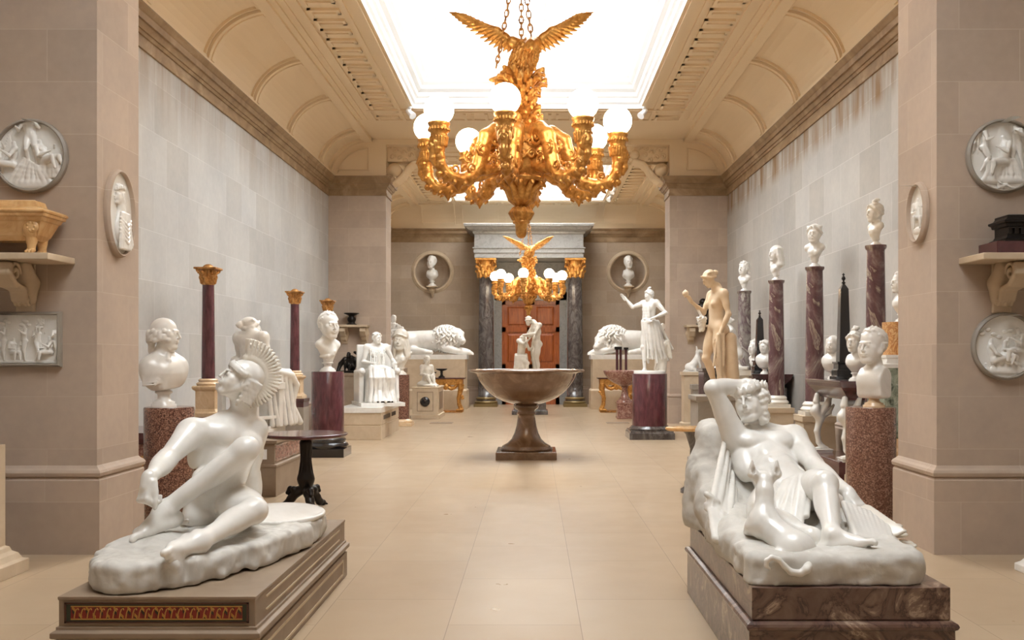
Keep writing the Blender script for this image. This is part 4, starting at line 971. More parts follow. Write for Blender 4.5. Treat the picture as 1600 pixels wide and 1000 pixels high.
# granite drums in front with the two big busts
for nm, X, m, lab, blab, st in (
    ('left', wx(264.5, 8.97), 'granite', 'speckled red granite drum pedestal beside the left near pier', 'large white bust of a bald man in profile with side curls, on a granite drum', 0),
    ('right', wx(1360.5, 8.97), 'granite_pink', 'speckled pink granite drum pedestal behind the sleeping youth statue', 'large white square-shouldered bust of a man looking left, on pink granite drum', 1)):
    turned('drum_pedestal', [(.222,0),(.225,.01),(.225,1.062),(.22,1.072)], m, (X, 8.97, 0), lab, 'pedestal')
    if st == 0: bust('portrait_bust', blab, 'bust', (X-.05, 8.97, 1.072), -pi/2-.85, .84, 'side', 'drape', .0075, 'marble', turn=.82, hk=1.22, robe=True)
    else: bust('portrait_bust', blab, 'bust', (X+.03, 8.97, 1.072), pi/2+.62, .74, 'short', 'herm', .0075, 'marble', socle_m='yellow_pale')
for X, lab in ((wx(264.5, 8.97), 'left'), (wx(1360.5, 8.97), 'right')): pass

# porphyry columns along the left wall
for i, (X, Y, lab) in enumerate(((-4.2, 12.4, 'tall thin red column with gilt capital behind the bald bust, nearest of the left row'), (-4.2, 16.9, 'tall thin red column with gilt capital between the seated woman and the porphyry drum'), (-4.2, 19.6, 'tall thin red column with gilt capital mostly hidden behind the cropped-hair bust'))):
    root = empty('porphyry_column', (X, Y, 0)); tag(root, lab, 'column')
    z1 = {0: .62, 1: .66, 2: .66}[i]
    b = MB(); b.rect_loft(-.2, .2, -.2, .2, [(0,.03),(.08,.03),(.1,.0),(z1,.0)]); b.build('plinth', M['grey_stone'], root, .003)
    b = MB(); b.rect_loft(-.16, .16, -.16, .16, [(z1,.04),(z1+.09,.04),(z1+.1,.05),(z1+.15,.05),(z1+.15,.02)]); b.build('red_step', M['porphyry_dark'], root, .003)
    b = MB(); b.rect_loft(-.12, .12, -.12, .12, [(z1+.15,.055),(z1+.2,.05),(z1+.22,.02),(z1+.25,.005),(z1+.48,.005),(z1+.5,.03),(z1+.52,.04),(z1+.54,.04),(z1+.55,.02)])
    b.lathe([(.14,z1+.55),(.15,z1+.575),(.13,z1+.59),(.115,z1+.6),(.125,z1+.62),(.1,z1+.64)], 32); b.build('yellow_base', M['yellow_pale'], root, .003)
    b = MB(); b.lathe([(.086,z1+.64)]+[(.086-.012*((z-1.3)/1.2 if z > 1.3 else 0), z) for z in np.linspace(z1+.66, 2.50, 10)], 32); b.build('shaft', M['porphyry'], root)
    c = Carve(.006); squat_capital(c, 0, 0, 2.5, .082, .19); c.build('capital', M['gilt_dull'], root)

# low marble chest seen between the left pier and the drum
root = empty('marble_chest', (-4.25, 10.6, 0)); tag(root, 'low dark red chest with a patterned front in the gap beside the left near pier', 'chest')
b = MB(); b.rect_loft(-.4, .4, -.5, .5, [(0,.02),(.1,.02),(.1,0),(.62,0)]); b.build('body', M['pink_breccia'], root, .003)
b = MB(); b.rect_loft(-.4, .4, -.5, .5, [(.62,.03),(.68,.04),(.74,.03)]); b.build('lid', M['porphyry_dark'], root, .003)
b = MB()
for k in range(8): b.box(-.37+k*.1, -.31+k*.1, -.52, -.5, .2, .5)
b.build('front_carving', M['yellow'], root)

# breccia columns with busts along the right wall
specs = ((wx(1163,18.4),18.4,'breccia2',.135,2.80,.56,'curls',2.3,'grey and purple veined column carrying a small curly-haired bust, farthest of the right row','small white curly-haired bust on the farthest column of the right row'),
         (wx(1213,15.97),15.97,'breccia',.135,2.81,.58,'veil',2.0,'purple veined column carrying a veiled bust, second farthest of the right row','small white bust with long veiled hair, on the second farthest right column'),
         (wx(1273,13.8),13.8,'breccia',.135,2.83,.62,'bun',2.6,'purple veined column carrying a smooth-haired bust, third of the right row','small white smooth-haired bust on the column right of the black obelisks'),
         (wx(1368.5,11.3),11.3,'breccia',.122,2.85,.50,'topknot',1.9,'tallest-looking purple veined column beside the right near pier, carrying a bust','small warm white bust with a topknot, on the column nearest the right pier'))
for i, (X, Y, m, r, zt_, hb, hair, rz, lab, bl) in enumerate(specs):
    root = empty('breccia_column', (X, Y, 0)); tag(root, lab, 'column')
    b = MB(); b.rect_loft(-.22, .22, -.22, .22, [(0,.06),(.12,.06),(.16,.02),(.6,.0),(.62,.02),(.70,.02)]); b.build('plinth', M['stone'], root, .003)
    b = MB(); b.rect_loft(-.19, .19, -.19, .19, [(.70,0),(.76,0)]); b.lathe([(.19,.76),(.205,.79),(.18,.82),(.165,.83),(.175,.855),(.16,.88),(r*1.02,.9)], 40); b.build('white_base', M['marble_warm'], root, .002)
    b = MB(); b.lathe([(r,.9)]+[(r-.022*((z-.9)/1.9)**1.4, z) for z in np.linspace(.95, zt_-.07, 12)]+[(r-.02,zt_-.055),(r-.005,zt_-.04),(r-.005,zt_-.03),(r+.0,zt_-.03),(r+.0,zt_-.0)], 40); b.build('shaft', M[m], root)
    bust('small_bust', bl, 'bust', (X, Y, zt_), rz, hb, hair, 'vee', .009, 'marble_warm' if i == 3 else 'marble', fem=True, seed=i)

# black obelisks
for (X, Y, z0, z1, lab) in ((wx(1187,17.1), 17.1, 1.245, 2.37, 'slim black marble obelisk beside the farthest pair of small busts'), (wx(1318,12.5), 12.5, 1.245, 2.63, 'larger black marble obelisk rising from the dark red console table')):
    root = empty('obelisk', (X, Y, z0)); tag(root, lab, 'obelisk'); h = z1-z0
    b = MB(); b.rect_loft(-.1, .1, -.1, .1, [(0,.04),(.04,.04),(.05,.02),(.12,.02),(.14,0),(.2,0),(.21,.015),(.23,.015)]); b.build('pedestal', M['black'], root, .002)
    b = MB(); b.rect_loft(-.075, .075, -.075, .075, [(.23,.0),(h*.85,-.025),(h*.91,-.07)]); b.build('shaft', M['black'], root, .002)
    b = MB(); b.lathe([(.012,h*.90),(.03,h*.905),(.012,h*.92),(.012,h*.93),(.028,h*.945),(.02,h*.965),(.006,h*.975),(.02,h*.985),(.004,h)], 16); b.build('finial', M['bronze'], root)

# dark red console tables along the right wall, with busts on them
def chimera_leg():
    c = Carve(.008)
    c.chain([(0,.10,.0),(0,.05,.03),(0,.0,.1),(0,-.02,.25),(0,.02,.42)], [.045,.04,.034,.04,.05], .02)
    c.chain([(0,.02,.42),(0,-.05,.52),(0,-.02,.6)], [.06,.06,.045], .03); c.ball((0,-.03,.655), .042, .01); c.cone((0,-.03,.66), (0,-.02,.74), .045, .035, .01)
    c.chain([(0,.04,.5),(0,.12,.62),(0,.16,.74)], [.05,.045,.03], .02); c.chain([(0,.05,.44),(0,.14,.5),(0,.2,.6)], [.03,.03,.02], .01)
    for i in range(3): c.cone((-.025+.025*i,-.0,.02), (-.028+.028*i,-.06,.012), .018, .014, .006)
    return c
def console_table(yc, half, lab, detail=True):
    root = empty('console_table', (4.08, yc, 0)); tag(root, lab, 'table')
    b = MB(); b.rect_loft(-.30, .35, -half, half, [(1.0,-.12),(1.03,-.11),(1.1,-.05),(1.16,0),(1.2,.015),(1.235,.03),(1.24,.03)]); b.build('table_top', M['porphyry_dark'], root, .003)
    b = MB(); b.rect_loft(-.32, .37, -half+.03, half-.03, [(0,.0),(.24,.0),(.25,-.01)]); b.build('plinth', M['porphyry_dark'], root, .003)
    leg_me = chimera_leg().mesh('table_leg'); leg_me.materials.append(M['marble'])
    for y in (-half+.12, half-.16):
        o = bpy.data.objects.new('leg', leg_me); COL.objects.link(o); o.parent = root; o.location = (-.2, y, .27); o.rotation_euler = (0,0,-pi/2); o.scale = (1.2,1,1)
        b = MB(); b.rect_loft(-.1, .14, -.1, .1, [(0,0),(.03,0),(.035,.01),(.05,.01)]); f_ = b.build('leg_block', M['marble'], root, .003); f_.location = (-.18, y, .24)
        o.location.z = .28
    b = MB(); b.rect_loft(.2, .3, -half+.1, half-.1, [(.25,0),(1.0,0)]); b.build('back_panel', M['grey_marble'], root)
    return root
console_table(12.5, .72, 'dark red marble console table on white winged figure legs, right wall, nearer one')
console_table(17.15, .66, 'dark red marble console table farther along the right wall, under a pair of busts')
bust('console_bust', 'small white veiled bust on the red console table, left of the obelisk', 'bust', (wx(1302,12.95), 12.95, 1.24), 2.4, .58, 'veil', 'drape', .009, fem=True)
bust('console_bust', 'small white curly-haired bust on the red console table, just behind the square-shouldered bust', 'bust', (wx(1337,12.0), 12.0, 1.24), 2.3, .62, 'topknot', 'round', .009, fem=True, seed=4)
bust('console_bust', 'small white flower-haired bust, left of the pair on the far red console', 'bust', (wx(1180,17.4), 17.4, 1.24), 2.1, .60, 'curls', 'vee', .01, fem=True, seed=6)
bust('console_bust', 'small white smooth-haired bust, right of the pair on the far red console', 'bust', (wx(1195,16.75), 16.75, 1.24), 2.5, .60, 'bun', 'drape', .01, fem=True, seed=8)

# green marble pedestal with onyx drum and bust
X, Y = 4.04, 10.58
root = empty('green_marble_pedestal', (X, Y, 0)); tag(root, 'mottled green marble pedestal block topped with an onyx drum, half behind the right near pier', 'pedestal')
b = MB(); b.rect_loft(-.27, .27, -.27, .27, [(0,.05),(.1,.05),(.12,.03),(.52,.03),(.56,.0),(.66,.0)]); b.build('pink_foot', M['yellow_pale'], root, .003)
b = MB(); b.rect_loft(-.27, .27, -.27, .27, [(.66,0),(1.42,0)]); b.build('green_block', M['green'], root, .003)
b = MB(); b.rect_loft(-.24, .24, -.24, .24, [(1.42,.04),(1.46,.04),(1.47,.0),(1.52,-.02),(1.53,-.0),(1.56,-.0)]); b.build('white_slab', M['marble'], root, .003)
b = MB(); b.lathe([(.19,1.56),(.19,1.92)], 40); b.build('onyx_drum', M['onyx'], root, .003)
bust('small_bust', 'small white profile bust on the orange banded onyx drum beside the right near pier', 'bust', (X+.02, Y, 1.92), pi/2+.2, .56, 'short', 'round', .008, seed=11)

# porphyry drum with the cropped-hair bust, left
X, Y = wx(512, 14.95), 14.95
root = empty('porphyry_drum', (X, Y, 0)); tag(root, 'dark red porphyry drum on a black moulded base, left of the aisle', 'pedestal')
b = MB(); b.rect_loft(-.31, .31, -.31, .31, [(0,0),(.13,0)]); b.lathe([(.31,.13),(.325,.17),(.3,.21),(.275,.22),(.285,.25),(.27,.28),(.25,.3)], 48); b.build('black_base', M['black'], root, .003)
b = MB(); b.lathe([(.25,.3),(.25,1.30),(.245,1.31)], 56); b.build('drum', M['porphyry'], root)
bust('portrait_bust', 'very large white bust of a man with cropped hair looking right, on the porphyry drum', 'bust', (X, Y, 1.31), pi+.75, .93, 'short', 'vee', .009, seed=3)

# granite column with helmeted bust, farther back on the left
X, Y = wx(631, 22.0), 21.5
root = empty('granite_drum', (X, Y, 0)); tag(root, 'brown granite drum on a cream ring, between the seated lady and the seated child', 'pedestal')
b = MB(); b.rect_loft(-.27, .27, -.27, .27, [(0,0),(.07,0)]); b.lathe([(.25,.07),(.265,.1),(.24,.13),(.21,.15)], 40); b.build('cream_base', M['yellow_pale'], root, .003)
b = MB(); b.lathe([(.19,.15),(.19,1.14)], 48); b.build('drum', M['granite'], root)
bust('helmeted_bust', 'white bust in a helmet with long locks, on the brown granite drum', 'bust', (X, Y, 1.14), pi-.15, 1.0, 'helmet', 'vee', .011, 'marble_warm', fem=True)

# porphyry drum under the dancer, right
DX, DY = wx(1015, 18.2), 18.2
root = empty('porphyry_drum', (DX, DY, 0)); tag(root, 'dark red porphyry drum on a grey base under the dancing figure, right of the aisle', 'pedestal')
b = MB(); b.rect_loft(-.4, .4, -.4, .4, [(0,.02),(.04,.02),(.12,.02),(.13,0),(.16,0)]); b.lathe([(.38,.16),(.39,.19),(.36,.22),(.35,.24)], 48); b.build('grey_base', M['grey_marble'], root, .003)
b = MB(); b.lathe([(.33,.24),(.33,1.21),(.325,1.22)], 56); b.build('drum', M['porphyry'], root)

# pink breccia tazza on a pedestal
X, Y = wx(976, 24.0), 24.0
root = empty('marble_tazza', (X, Y, 0)); tag(root, 'pink speckled marble bowl on a square red foot, left of the dancer drum', 'tazza')
b = MB(); b.rect_loft(-.2, .2, -.2, .2, [(0,.01),(.04,.01),(.05,0),(.36,0),(.37,.015),(.4,.015)]); b.build('foot_block', M['pink_breccia'], root, .003)
b = MB(); b.lathe([(.2,.4),(.2,.43),(.15,.47),(.1,.55),(.07,.68),(.065,.75),(.09,.78),(.07,.8)], 40); b.build('stem', M['pink_breccia'], root)
b = MB(); b.lathe([(.07,.8),(.15,.83),(.3,.9),(.42,.99),(.5,1.1),(.53,1.17),(.53,1.2),(.5,1.2),(.45,1.12),(.3,1.02),(.1,.97)], 56); b.build('bowl', M['pink_breccia'], root)

# central basin
X, Y = wx(822.5, 14.75), 14.75
root = empty('marble_basin', (X, Y, 0)); tag(root, 'huge brown polished marble basin on a stem in the centre of the aisle', 'basin')
b = MB(); b.rect_loft(-.42, .42, -.42, .42, [(0,.035),(.11,.035),(.115,.03)]); b.build('plinth', M['basin'], root, .004)
b = MB(); b.lathe([(.39,.115),(.405,.13),(.40,.15),(.37,.16),(.37,.175),(.345,.19),(.29,.22),(.23,.28),(.185,.37),(.155,.48),(.135,.6),(.13,.655),(.145,.66),(.15,.675),(.145,.69),(.13,.70),(.135,.72),(.17,.745),(.19,.77),(.19,.79),(.16,.81)], 72); b.build('stem', M['basin'], root)
b = MB(); b.lathe([(.16,.81),(.24,.825),(.36,.86),(.47,.915),(.56,.98),(.64,1.06),(.70,1.14),(.745,1.22),(.77,1.285),(.80,1.30),(.86,1.305),(.89,1.32),(.89,1.335),(.87,1.348),(.80,1.345),(.75,1.32),(.7,1.22),(.6,1.08),(.4,.96),(.05,.93)], 96); b.build('bowl', M['basin'], root)

# floor gratings
for px, py, lab in ((690, 661, 'small flat bronze floor grating in front of the seated child plinth'), (965, 661, 'small flat bronze floor grating in front of the pink marble tazza')):
    Y = 2310/(py-CY); b = MB(); b.box(-.26, .26, -.22, -.2, 0, .008); b.box(-.26, .26, .2, .22, 0, .008); b.box(-.26,-.24,-.2,.2,0,.008); b.box(.24,.26,-.2,.2,0,.008)
    for k in range(11): b.box(-.235+k*.044, -.215+k*.044, -.2, .2, 0, .007)
    b.box(-.25,.25,-.21,.21,-.001,.002)
    tag(b.build('floor_grating', M['stone_dark'], None, loc=(wx(px, Y), Y, .001)), lab, 'grating')

# round dark table beside the warrior
X, Y = wx(478, 9.75), 9.75
root = empty('round_table', (X, Y, 0)); tag(root, 'round dark marble table on a bronze tripod foot behind the seated warrior', 'table')
b = MB(); b.lathe([(.38,.725),(.405,.73),(.42,.745),(.42,.76),(.41,.765)], 72); b.build('table_top', M['porphyry_dark'], root)
c = Carve(.006); c.chain([(0,0,.66),(0,0,.62),(0,0,.5),(0,0,.34),(0,0,.3),(0,0,.2)], [.065,.055,.05,.07,.085,.06], .02)
for k in range(10): a = 2*pi*k/10; c.chain([(.052*cos(a),.052*sin(a),.66),(.046*cos(a),.046*sin(a),.5),(.066*cos(a),.066*sin(a),.34)], [.012,.01,.013], .006)
c.lathe_done = True; c.build('pillar', M['bronze'], root)
for k in range(3):
    a = -pi/2+.5+2*pi*k/3; ca, sa = cos(a), sin(a); c = Carve(.006)
    c.chain([(ca*.02,sa*.02,.2),(ca*.09,sa*.09,.17),(ca*.15,sa*.15,.1),(ca*.19,sa*.19,.05),(ca*.23,sa*.23,.035)], [.05,.05,.042,.036,.03], .02)
    c.ball((ca*.25,sa*.25,.03), .03, .01); c.ball((ca*.12-sa*.02,sa*.12+ca*.02,.2), .03, .01); c.chain([(ca*.1,sa*.1,.18),(ca*.16,sa*.16,.2),(ca*.19,sa*.19,.16)], [.03,.028,.02], .01)
    for s in (-1, 0, 1): c.cone((ca*.24-sa*.02*s, sa*.24+ca*.02*s, .03), (ca*.275-sa*.028*s, sa*.275+ca*.028*s, .015), .014, .01, .004)
    c.build('claw_foot', M['bronze'], root)

# far-left corner plinth
X = -4.05
root = tag(solid('stone_pedestal', X-.3, X+.30, 6.2, 6.82, [(0,.11),(.09,.11),(.1,.08),(.14,.06),(.16,.03),(.19,.02),(.2,0),(.92,0)], 'stone'), 'plain buff stone pedestal cut off by the left edge of the picture', 'pedestal')
root = tag(solid('white_pedestal_foot', 3.53, 3.95, 6.4, 6.90, [(0,.05),(.05,.05),(.07,.02),(.1,.0),(.12,-.03),(.16,-.07),(.85,-.08)], 'marble'), 'white marble pedestal foot cut off by the right edge of the picture', 'pedestal')

# wall shelves on consoles
def wall_shelf(X0, X1, yw, z, d, cons, lab, kind='shelf'):
    root = empty('wall_shelf', ((X0+X1)/2, yw, z)); tag(root, lab, 'shelf'); h = (X1-X0)/2
    b = MB(); b.box(-h, h, -d, 0, -.05, 0); b.build('slab', M['stone'], root, .006)
    for x in cons:
        c = Carve(.007); w = .05
        for dy in np.linspace(-w, w, 5):
            pts = []
            for i in range(12): t = i/11; pts.append((x+dy, -d*.68*(1-t)-.02, -.12-.22*t-.0*t))
            c.chain([(x+dy,-d*.3,-.07),(x+dy,-.05,-.2),(x+dy,-.02,-.32)], [.05,.07,.04], .02)
            sp = [(x+dy, -d*.62+.075*cos(a)*(1-a/11), -.13+.075*sin(a)*(1-a/11)) for a in np.linspace(0, 9, 22)]; c.chain(sp, .014, .004)
            sp = [(x+dy, -.055+.04*cos(a)*(1-a/9), -.35+.04*sin(a)*(1-a/9)) for a in np.linspace(0, 7, 14)]; c.chain(sp, .011, .004)
            c.chain([(x+dy,-d*.8,-.08),(x+dy,-d*.83,-.14),(x+dy,-d*.6,-.225),(x+dy,-d*.3,-.25),(x+dy,-.1,-.33)], [.022,.02,.022,.02,.018], .01)
        c.box((x, -.012, -.22), (.075, .014, .21), .005, .005)
        c.build('scroll_bracket', M['stone'], root)
    return root
wall_shelf(-4.9, -3.58, 7.5, 2.31, .42, (.28, -.35), 'stone shelf on scroll brackets on the left near pier, under the yellow sarcophagus')
wall_shelf(3.32, 4.7, 7.5, 2.31, .42, (-.36, .35), 'stone shelf on a scroll bracket on the right near pier, under the dark casket')
wall_shelf(-4.52, -3.78, 22.18, wz(508, 22.1), .34, (-.22, .25), 'small stone wall shelf on the far left pier, holding a dark bronze tazza')
wall_shelf(3.48, 4.28, 22.18, wz(508, 22.1), .34, (-.25, .22), 'small stone wall shelf on the far right pier, behind the nude holding an apple')

# yellow marble sarcophagus on the left shelf
root = empty('sarcophagus', (-4.2, 7.27, 2.31)); tag(root, 'honey yellow marble bathtub-shaped sarcophagus model on the left shelf', 'sarcophagus')
b = MB(); b.rect_loft(-.5, .5, -.1, .1, [(.1,-.03),(.14,.0),(.24,.04),(.245,.05),(.27,.06),(.275,.075),(.30,.08)]); b.build('tub', M['yellow'], root, .004)
b = MB(); b.rect_loft(-.5, .5, -.1, .1, [(.30,.085),(.315,.09),(.33,.075),(.335,.05),(.36,-.02),(.365,-.02),(.4,-.03),(.41,-.05)]); b.build('lid', M['yellow'], root, .003)
for sx in (-.46, .44):
    for sy in (-.08, .08):
        c = Carve(.006); c.chain([(sx,sy,.26),(sx,sy*1.15,.18),(sx,sy*.95,.1),(sx,sy*1.0,.05)], [.045,.05,.035,.03], .02)
        for s in (-1, 0, 1): c.cone((sx+s*.018, sy, .03), (sx+s*.024, sy-.035, .014), .016, .012, .005)
        c.box((sx, sy*1.1, .2), (.05,.03,.07), .01, .01); c.build('claw_leg', M['yellow'], root)
c = Carve(.005); c.ell((.47,-.13,.2), (.05,.02,.05), .01)
for a in np.linspace(0, 6.2, 8): c.ball((.47+.03*cos(a), -.148, .2+.03*sin(a)), .008, .003)
c.build('end_boss', M['yellow'], root)

# dark casket on the right shelf
root = empty('marble_casket', (4.1, 7.27, 2.31)); tag(root, 'dark carved casket model on a dark red slab on the right shelf', 'casket')
b = MB(); b.rect_loft(-.66, .34, -.15, .15, [(0,0),(.09,0)]); b.build('red_slab', M['porphyry_dark'], root, .003)
b = MB(); b.rect_loft(-.56, .28, -.1, .1, [(.09,.03),(.11,.03),(.12,.01),(.14,.0),(.20,.0),(.205,.015),(.225,.02),(.235,.035),(.25,.035),(.26,.01),(.275,.0),(.29,.0),(.3,-.03)]); b.build('body', M['bronze'], root, .002)
b = MB()
comb = [(-.56,.2)]
for k in range(18): comb += [(-.56+k*.046,.15),(-.535+k*.046,.15),(-.535+k*.046,.19),(-.514+k*.046,.19)]
comb += [(.28,.19),(.28,.2)]
b.prism(comb, 'y', -.12, -.1)
b.build('carved_frieze', M['bronze'], root)

# ceiling spotlights by the skylight corners
for i, (px, py, Y, side) in enumerate(((641,168,19.2,1),(1005,168,19.2,-1),(700,290,27.3,1),(709,303,28.6,1),(951,303,28.6,-1),(959,290,27.3,-1))):
    z = 6.54 if Y < 22 else 6.4; X = wx(px, Y) if Y < 22 else XC-side*2.42
    root = empty('ceiling_spotlight', (X, Y, z)); tag(root, ['white spotlight on the ceiling at the left corner of the large skylight','white spotlight on the ceiling at the right corner of the large skylight','front white spotlight left of the far skylight','rear white spotlight left of the far skylight','rear white spotlight right of the far skylight','front white spotlight right of the far skylight'][i], 'spotlight')
    b = MB(); b.lathe([(.045,0),(.045,-.03),(.02,-.035)][::-1], 16); b.build('mount', M['white_paint'], root)
    b = MB(); b.tube([(0,0,-.02),(side*.01,0,-.12)], .014, 8); b.build('stem', M['white_paint'], root)
    b = MB(); b.tube([(-side*.06,.04,-.06),(side*.03,-.03,-.16),(side*.06,-.06,-.2)], [.045,.06,.075], 14); b.build('lamp_head', M['white_paint'], root)
# ------------------------------------------------------------------ standing and seated statues farther down the hall
def stand_J(f=1.0, **kw):
    J = dict(head=(0,.02,1.63), neck=(0,-.01,1.47), chest=(0,0,1.27), pelvis=(0,0,.97), sR=(.185,-.01,1.42), sL=(-.185,-.01,1.42),
             eR=(.24,-.02,1.13), eL=(-.24,-.02,1.13), wR=(.25,.06,.88), wL=(-.25,.06,.88), hR=(.09,0,.93), hL=(-.09,0,.93),
             kR=(.11,.03,.5), kL=(-.11,.03,.5), aR=(.11,-.02,.08), aL=(-.12,-.02,.08))
    J.update(kw.get('J', {})); J = {k: tuple(x*f for x in v) for k, v in J.items()}
    J['hf'] = ((0, 1, 0), (0, 0, 1), dict(hair='short')); J['hdR'] = ((0,.2,-1),(1,0,0)); J['hdL'] = ((0,.2,-1),(-1,0,0))
    J['ftR'] = ((.15,1,-.05),(0,0,1)); J['ftL'] = ((-.15,1,-.05),(0,0,1)); J.update(kw.get('X', {})); return J
def sit_J(f=1.0, zs=.48, J={}, X={}):
    B = dict(pelvis=(0,0,zs+.1), chest=(0,-.02,zs+.40), neck=(0,-.02,zs+.60), head=(0,.02,zs+.77), sR=(.18,-.02,zs+.55), sL=(-.18,-.02,zs+.55),
             hR=(.09,.02,zs+.08), hL=(-.09,.02,zs+.08), kR=(.13,.44,zs+.08), kL=(-.11,.46,zs+.06), aR=(.13,.40,.1), aL=(-.1,.50,.1),
             eR=(.25,.02,zs+.27), eL=(-.25,.02,zs+.27), wR=(.14,.24,zs+.2), wL=(-.16,.26,zs+.2))
    B.update(J); return stand_J(f, J=B, X=X)
def skirt_seated(c, f, zs=.48, n=11):
    n = int(n*1.7); S = lambda p: tuple(v*f for v in p)
    for i in range(n):
        u = -1+2*i/(n-1); kb = .05*math.exp(-((abs(u)-.55)/.3)**2); e = .022+.007*sin(i*2.3)
        t = (u*.17, .1, zs+.17); k1 = (u*.21, .44+kb, zs+.09+kb); k2 = (u*.22, .52+kb, zs-.02); m = (u*.2+.02*sin(i*1.3), .50+.03*sin(i*2.9), zs*.5); bt = (u*.24+.02*sin(i*1.7), .55+.05*sin(i*1.9), .03)
        c.chain([S(t), S(k1), S(k2), S(m), S(bt)], [e*1.3*f, e*1.6*f, e*1.5*f, (e+.004)*f, (e+.010)*f], .008*f)
    for s in (-1, 1):
        for j in range(6): y = .02+.08*j; c.chain([(s*.19*f, y*f, (zs+.12)*f), (s*.235*f, (y+.01)*f, (zs*.55)*f), (s*(.25+.015*sin(j*2))*f, (y+.03)*f, .03*f)], [.034*f,.026*f,.032*f], .010*f)
    c.box((0, .27*f, zs*.5*f), (.19*f, .22*f, zs*.5*f), .05*f, .03*f); c.cone((-.1*f,.1*f,(zs+.08)*f), (-.11*f,.42*f,(zs+.06)*f), .09*f, .075*f, .03*f); c.cone((.1*f,.1*f,(zs+.08)*f), (.12*f,.42*f,(zs+.06)*f), .09*f, .075*f, .03*f)

# seated woman seen from behind (left), on a stool
PX, PY = -3.28, 11.2
ped = tag(solid('banded_plinth', -3.62, -2.85, 10.57, 11.85, [(0,.02),(.03,.02),(.32,.02),(.325,.03),(.35,.03),(.355,0),(.58,0),(.585,.03),(.62,.035)], 'stone_dark'), 'taupe stone plinth with a reddish carved side band, under the seated woman seen from behind', 'plinth')
b = MB()
for k in range(24): b.box(.386, .391, -.58+k*.049, -.555+k*.049, .40, .54)
for z in (.38,.55): b.box(.386,.391,-.6,.6,z,z+.012)
b.box(.384,.3865,-.6,.6,.38,.56); b.build('carved_band', M['pink_breccia'], ped)
b = MB(); b.box(.18,.3,-.648,-.64,.41,.52); b.build('small_notice', M['white_paint'], ped)
root = empty('seated_woman_statue', (PX, PY, .62), -.42); tag(root, 'white marble draped woman seated on a stool, seen from behind, left side', 'statue')
b = MB(); b.M = Matrix.Rotation(.42, 4, 'Z'); b.rect_loft(-.3, .26, -.48, .5, [(0,0),(.09,0),(.09,-.02),(.12,-.02)]); b.build('base_slab', M['marble'], root, .004)
c = Carve(.009); c.M = Matrix.Translation((0,0,.1))
J = sit_J(1.0, .5, J=dict(head=(-.03,.02,1.25), eR=(.27,-.04,.80), wR=(.18,.2,.74), eL=(-.24,.06,.80), wL=(-.12,.3,.78)), X=dict(hf=((.55,.85,-.05),(0,0,1),dict(hair='bun',seed=2)), hs=(1.1,)))
body_carve(c, J, 1.0, fem=True, feet=False); skirt_seated(c, 1.0, .5)
folds(c, [(-.19+.03*i, -.07-.03*sin(i/8*pi), 1.05) for i in range(9)], [(.2-.04*i, -.1, .56+.02*i) for i in range(9)], .016, .018, .014); c.cone((-.17,-.03,1.02),(.17,-.03,1.02),.06,.06,.05); folds(c, [(-.2+.045*i, -.12, .66) for i in range(10)], [(-.24+.053*i, -.2, .56) for i in range(10)], .022, .026, .012)
c.chain([(-.26,0,.78),(-.3,.12,.7),(-.28,.2,.45),(-.3,.22,.12)], [.05,.045,.05,.05], .03)
c.zmin = .0; c.build('figure', M['marble'], root)
b = MB()
for sx in (-.24,.24):
    for sy in (-.24,.18): b.box(sx-.035, sx+.035, sy-.035, sy+.035, .1, .56)
b.box(-.29,.29,-.29,.24,.54,.62); b.box(-.27,.27,-.27,.22,.2,.24); b.build('stool', M['marble'], root, .006)

# seated lady in white facing the aisle (left)
ped = tag(solid('two_tier_plinth', -3.62, -2.82, 17.75, 20.1, [(0,0),(.26,0),(.265,-.012),(.275,-.012),(.28,0),(.50,0)], 'stone'), 'two-tier buff stone plinth under the white seated lady, left of the aisle', 'plinth')
b = MB(); b.box(-.41,.41,-1.19,1.19,.5,.6); b.build('marble_slab', M['marble'], ped, .004)
b = MB()
for k, (a, e) in enumerate(((-.85,.0),(.15,.75))):
    for j in range(5): b.box(.398,.405,a+j*(e-a)/5,a+(j+.7)*(e-a)/5,.36,.44)
b.build('inscription', M['bronze'], ped)
root = empty('seated_lady_statue', (wx(588,18.7), 18.75, .6), pi+.35); tag(root, 'bright white marble statue of a draped lady enthroned facing the aisle, left', 'statue')
b = MB(); b.rect_loft(-.42, .42, -.42, .66, [(0,0),(.07,0)]); b.build('base_slab', M['marble'], root, .004)
c = Carve(.01); c.M = Matrix.Translation((0,0,.06))
J = sit_J(1.04, .48, J=dict(wR=(.1,.3,.72), wL=(-.3,.3,.72), eL=(-.3,.0,.78)), X=dict(hf=((-.35,.95,.02),(0,0,1),dict(hair='bun',seed=9))))
body_carve(c, J, 1.04, fem=True, feet=False); skirt_seated(c, 1.04, .48, 13)
folds(c, [(-.14+.035*i, .07+.03*sin(i/8*pi), 1.02-.05*sin(i/8*pi)) for i in range(9)], [(-.13+.033*i, .12, .68) for i in range(9)], .010, .014, .007)
c.cone((-.05,.56,.06), (-.05,.66,.04), .04, .03, .02)
for i in range(5): c.chain([(-.3,.25,.74),(-.33-.01*i,.28-.05*i,.5),(-.34,.3-.06*i,.1)], [.04,.035,.045], .02)
c.zmin = .0; c.build('figure', M['marble'], root)
c = Carve(.012); c.box((0,-.32,.62),(.34,.04,.56),.02,.01)
for s in (-1, 1): c.box((s*.34,-.06,.36),(.05,.32,.32),.03,.01); c.ball((s*.34,.28,.66),.07,.02)
c.zmin = .0; c.build('throne', M['marble'], root)
b = MB(); b.box(-.22,.12,.64,.655,.0,.1); b.build('nameplate', M['bronze'], root)

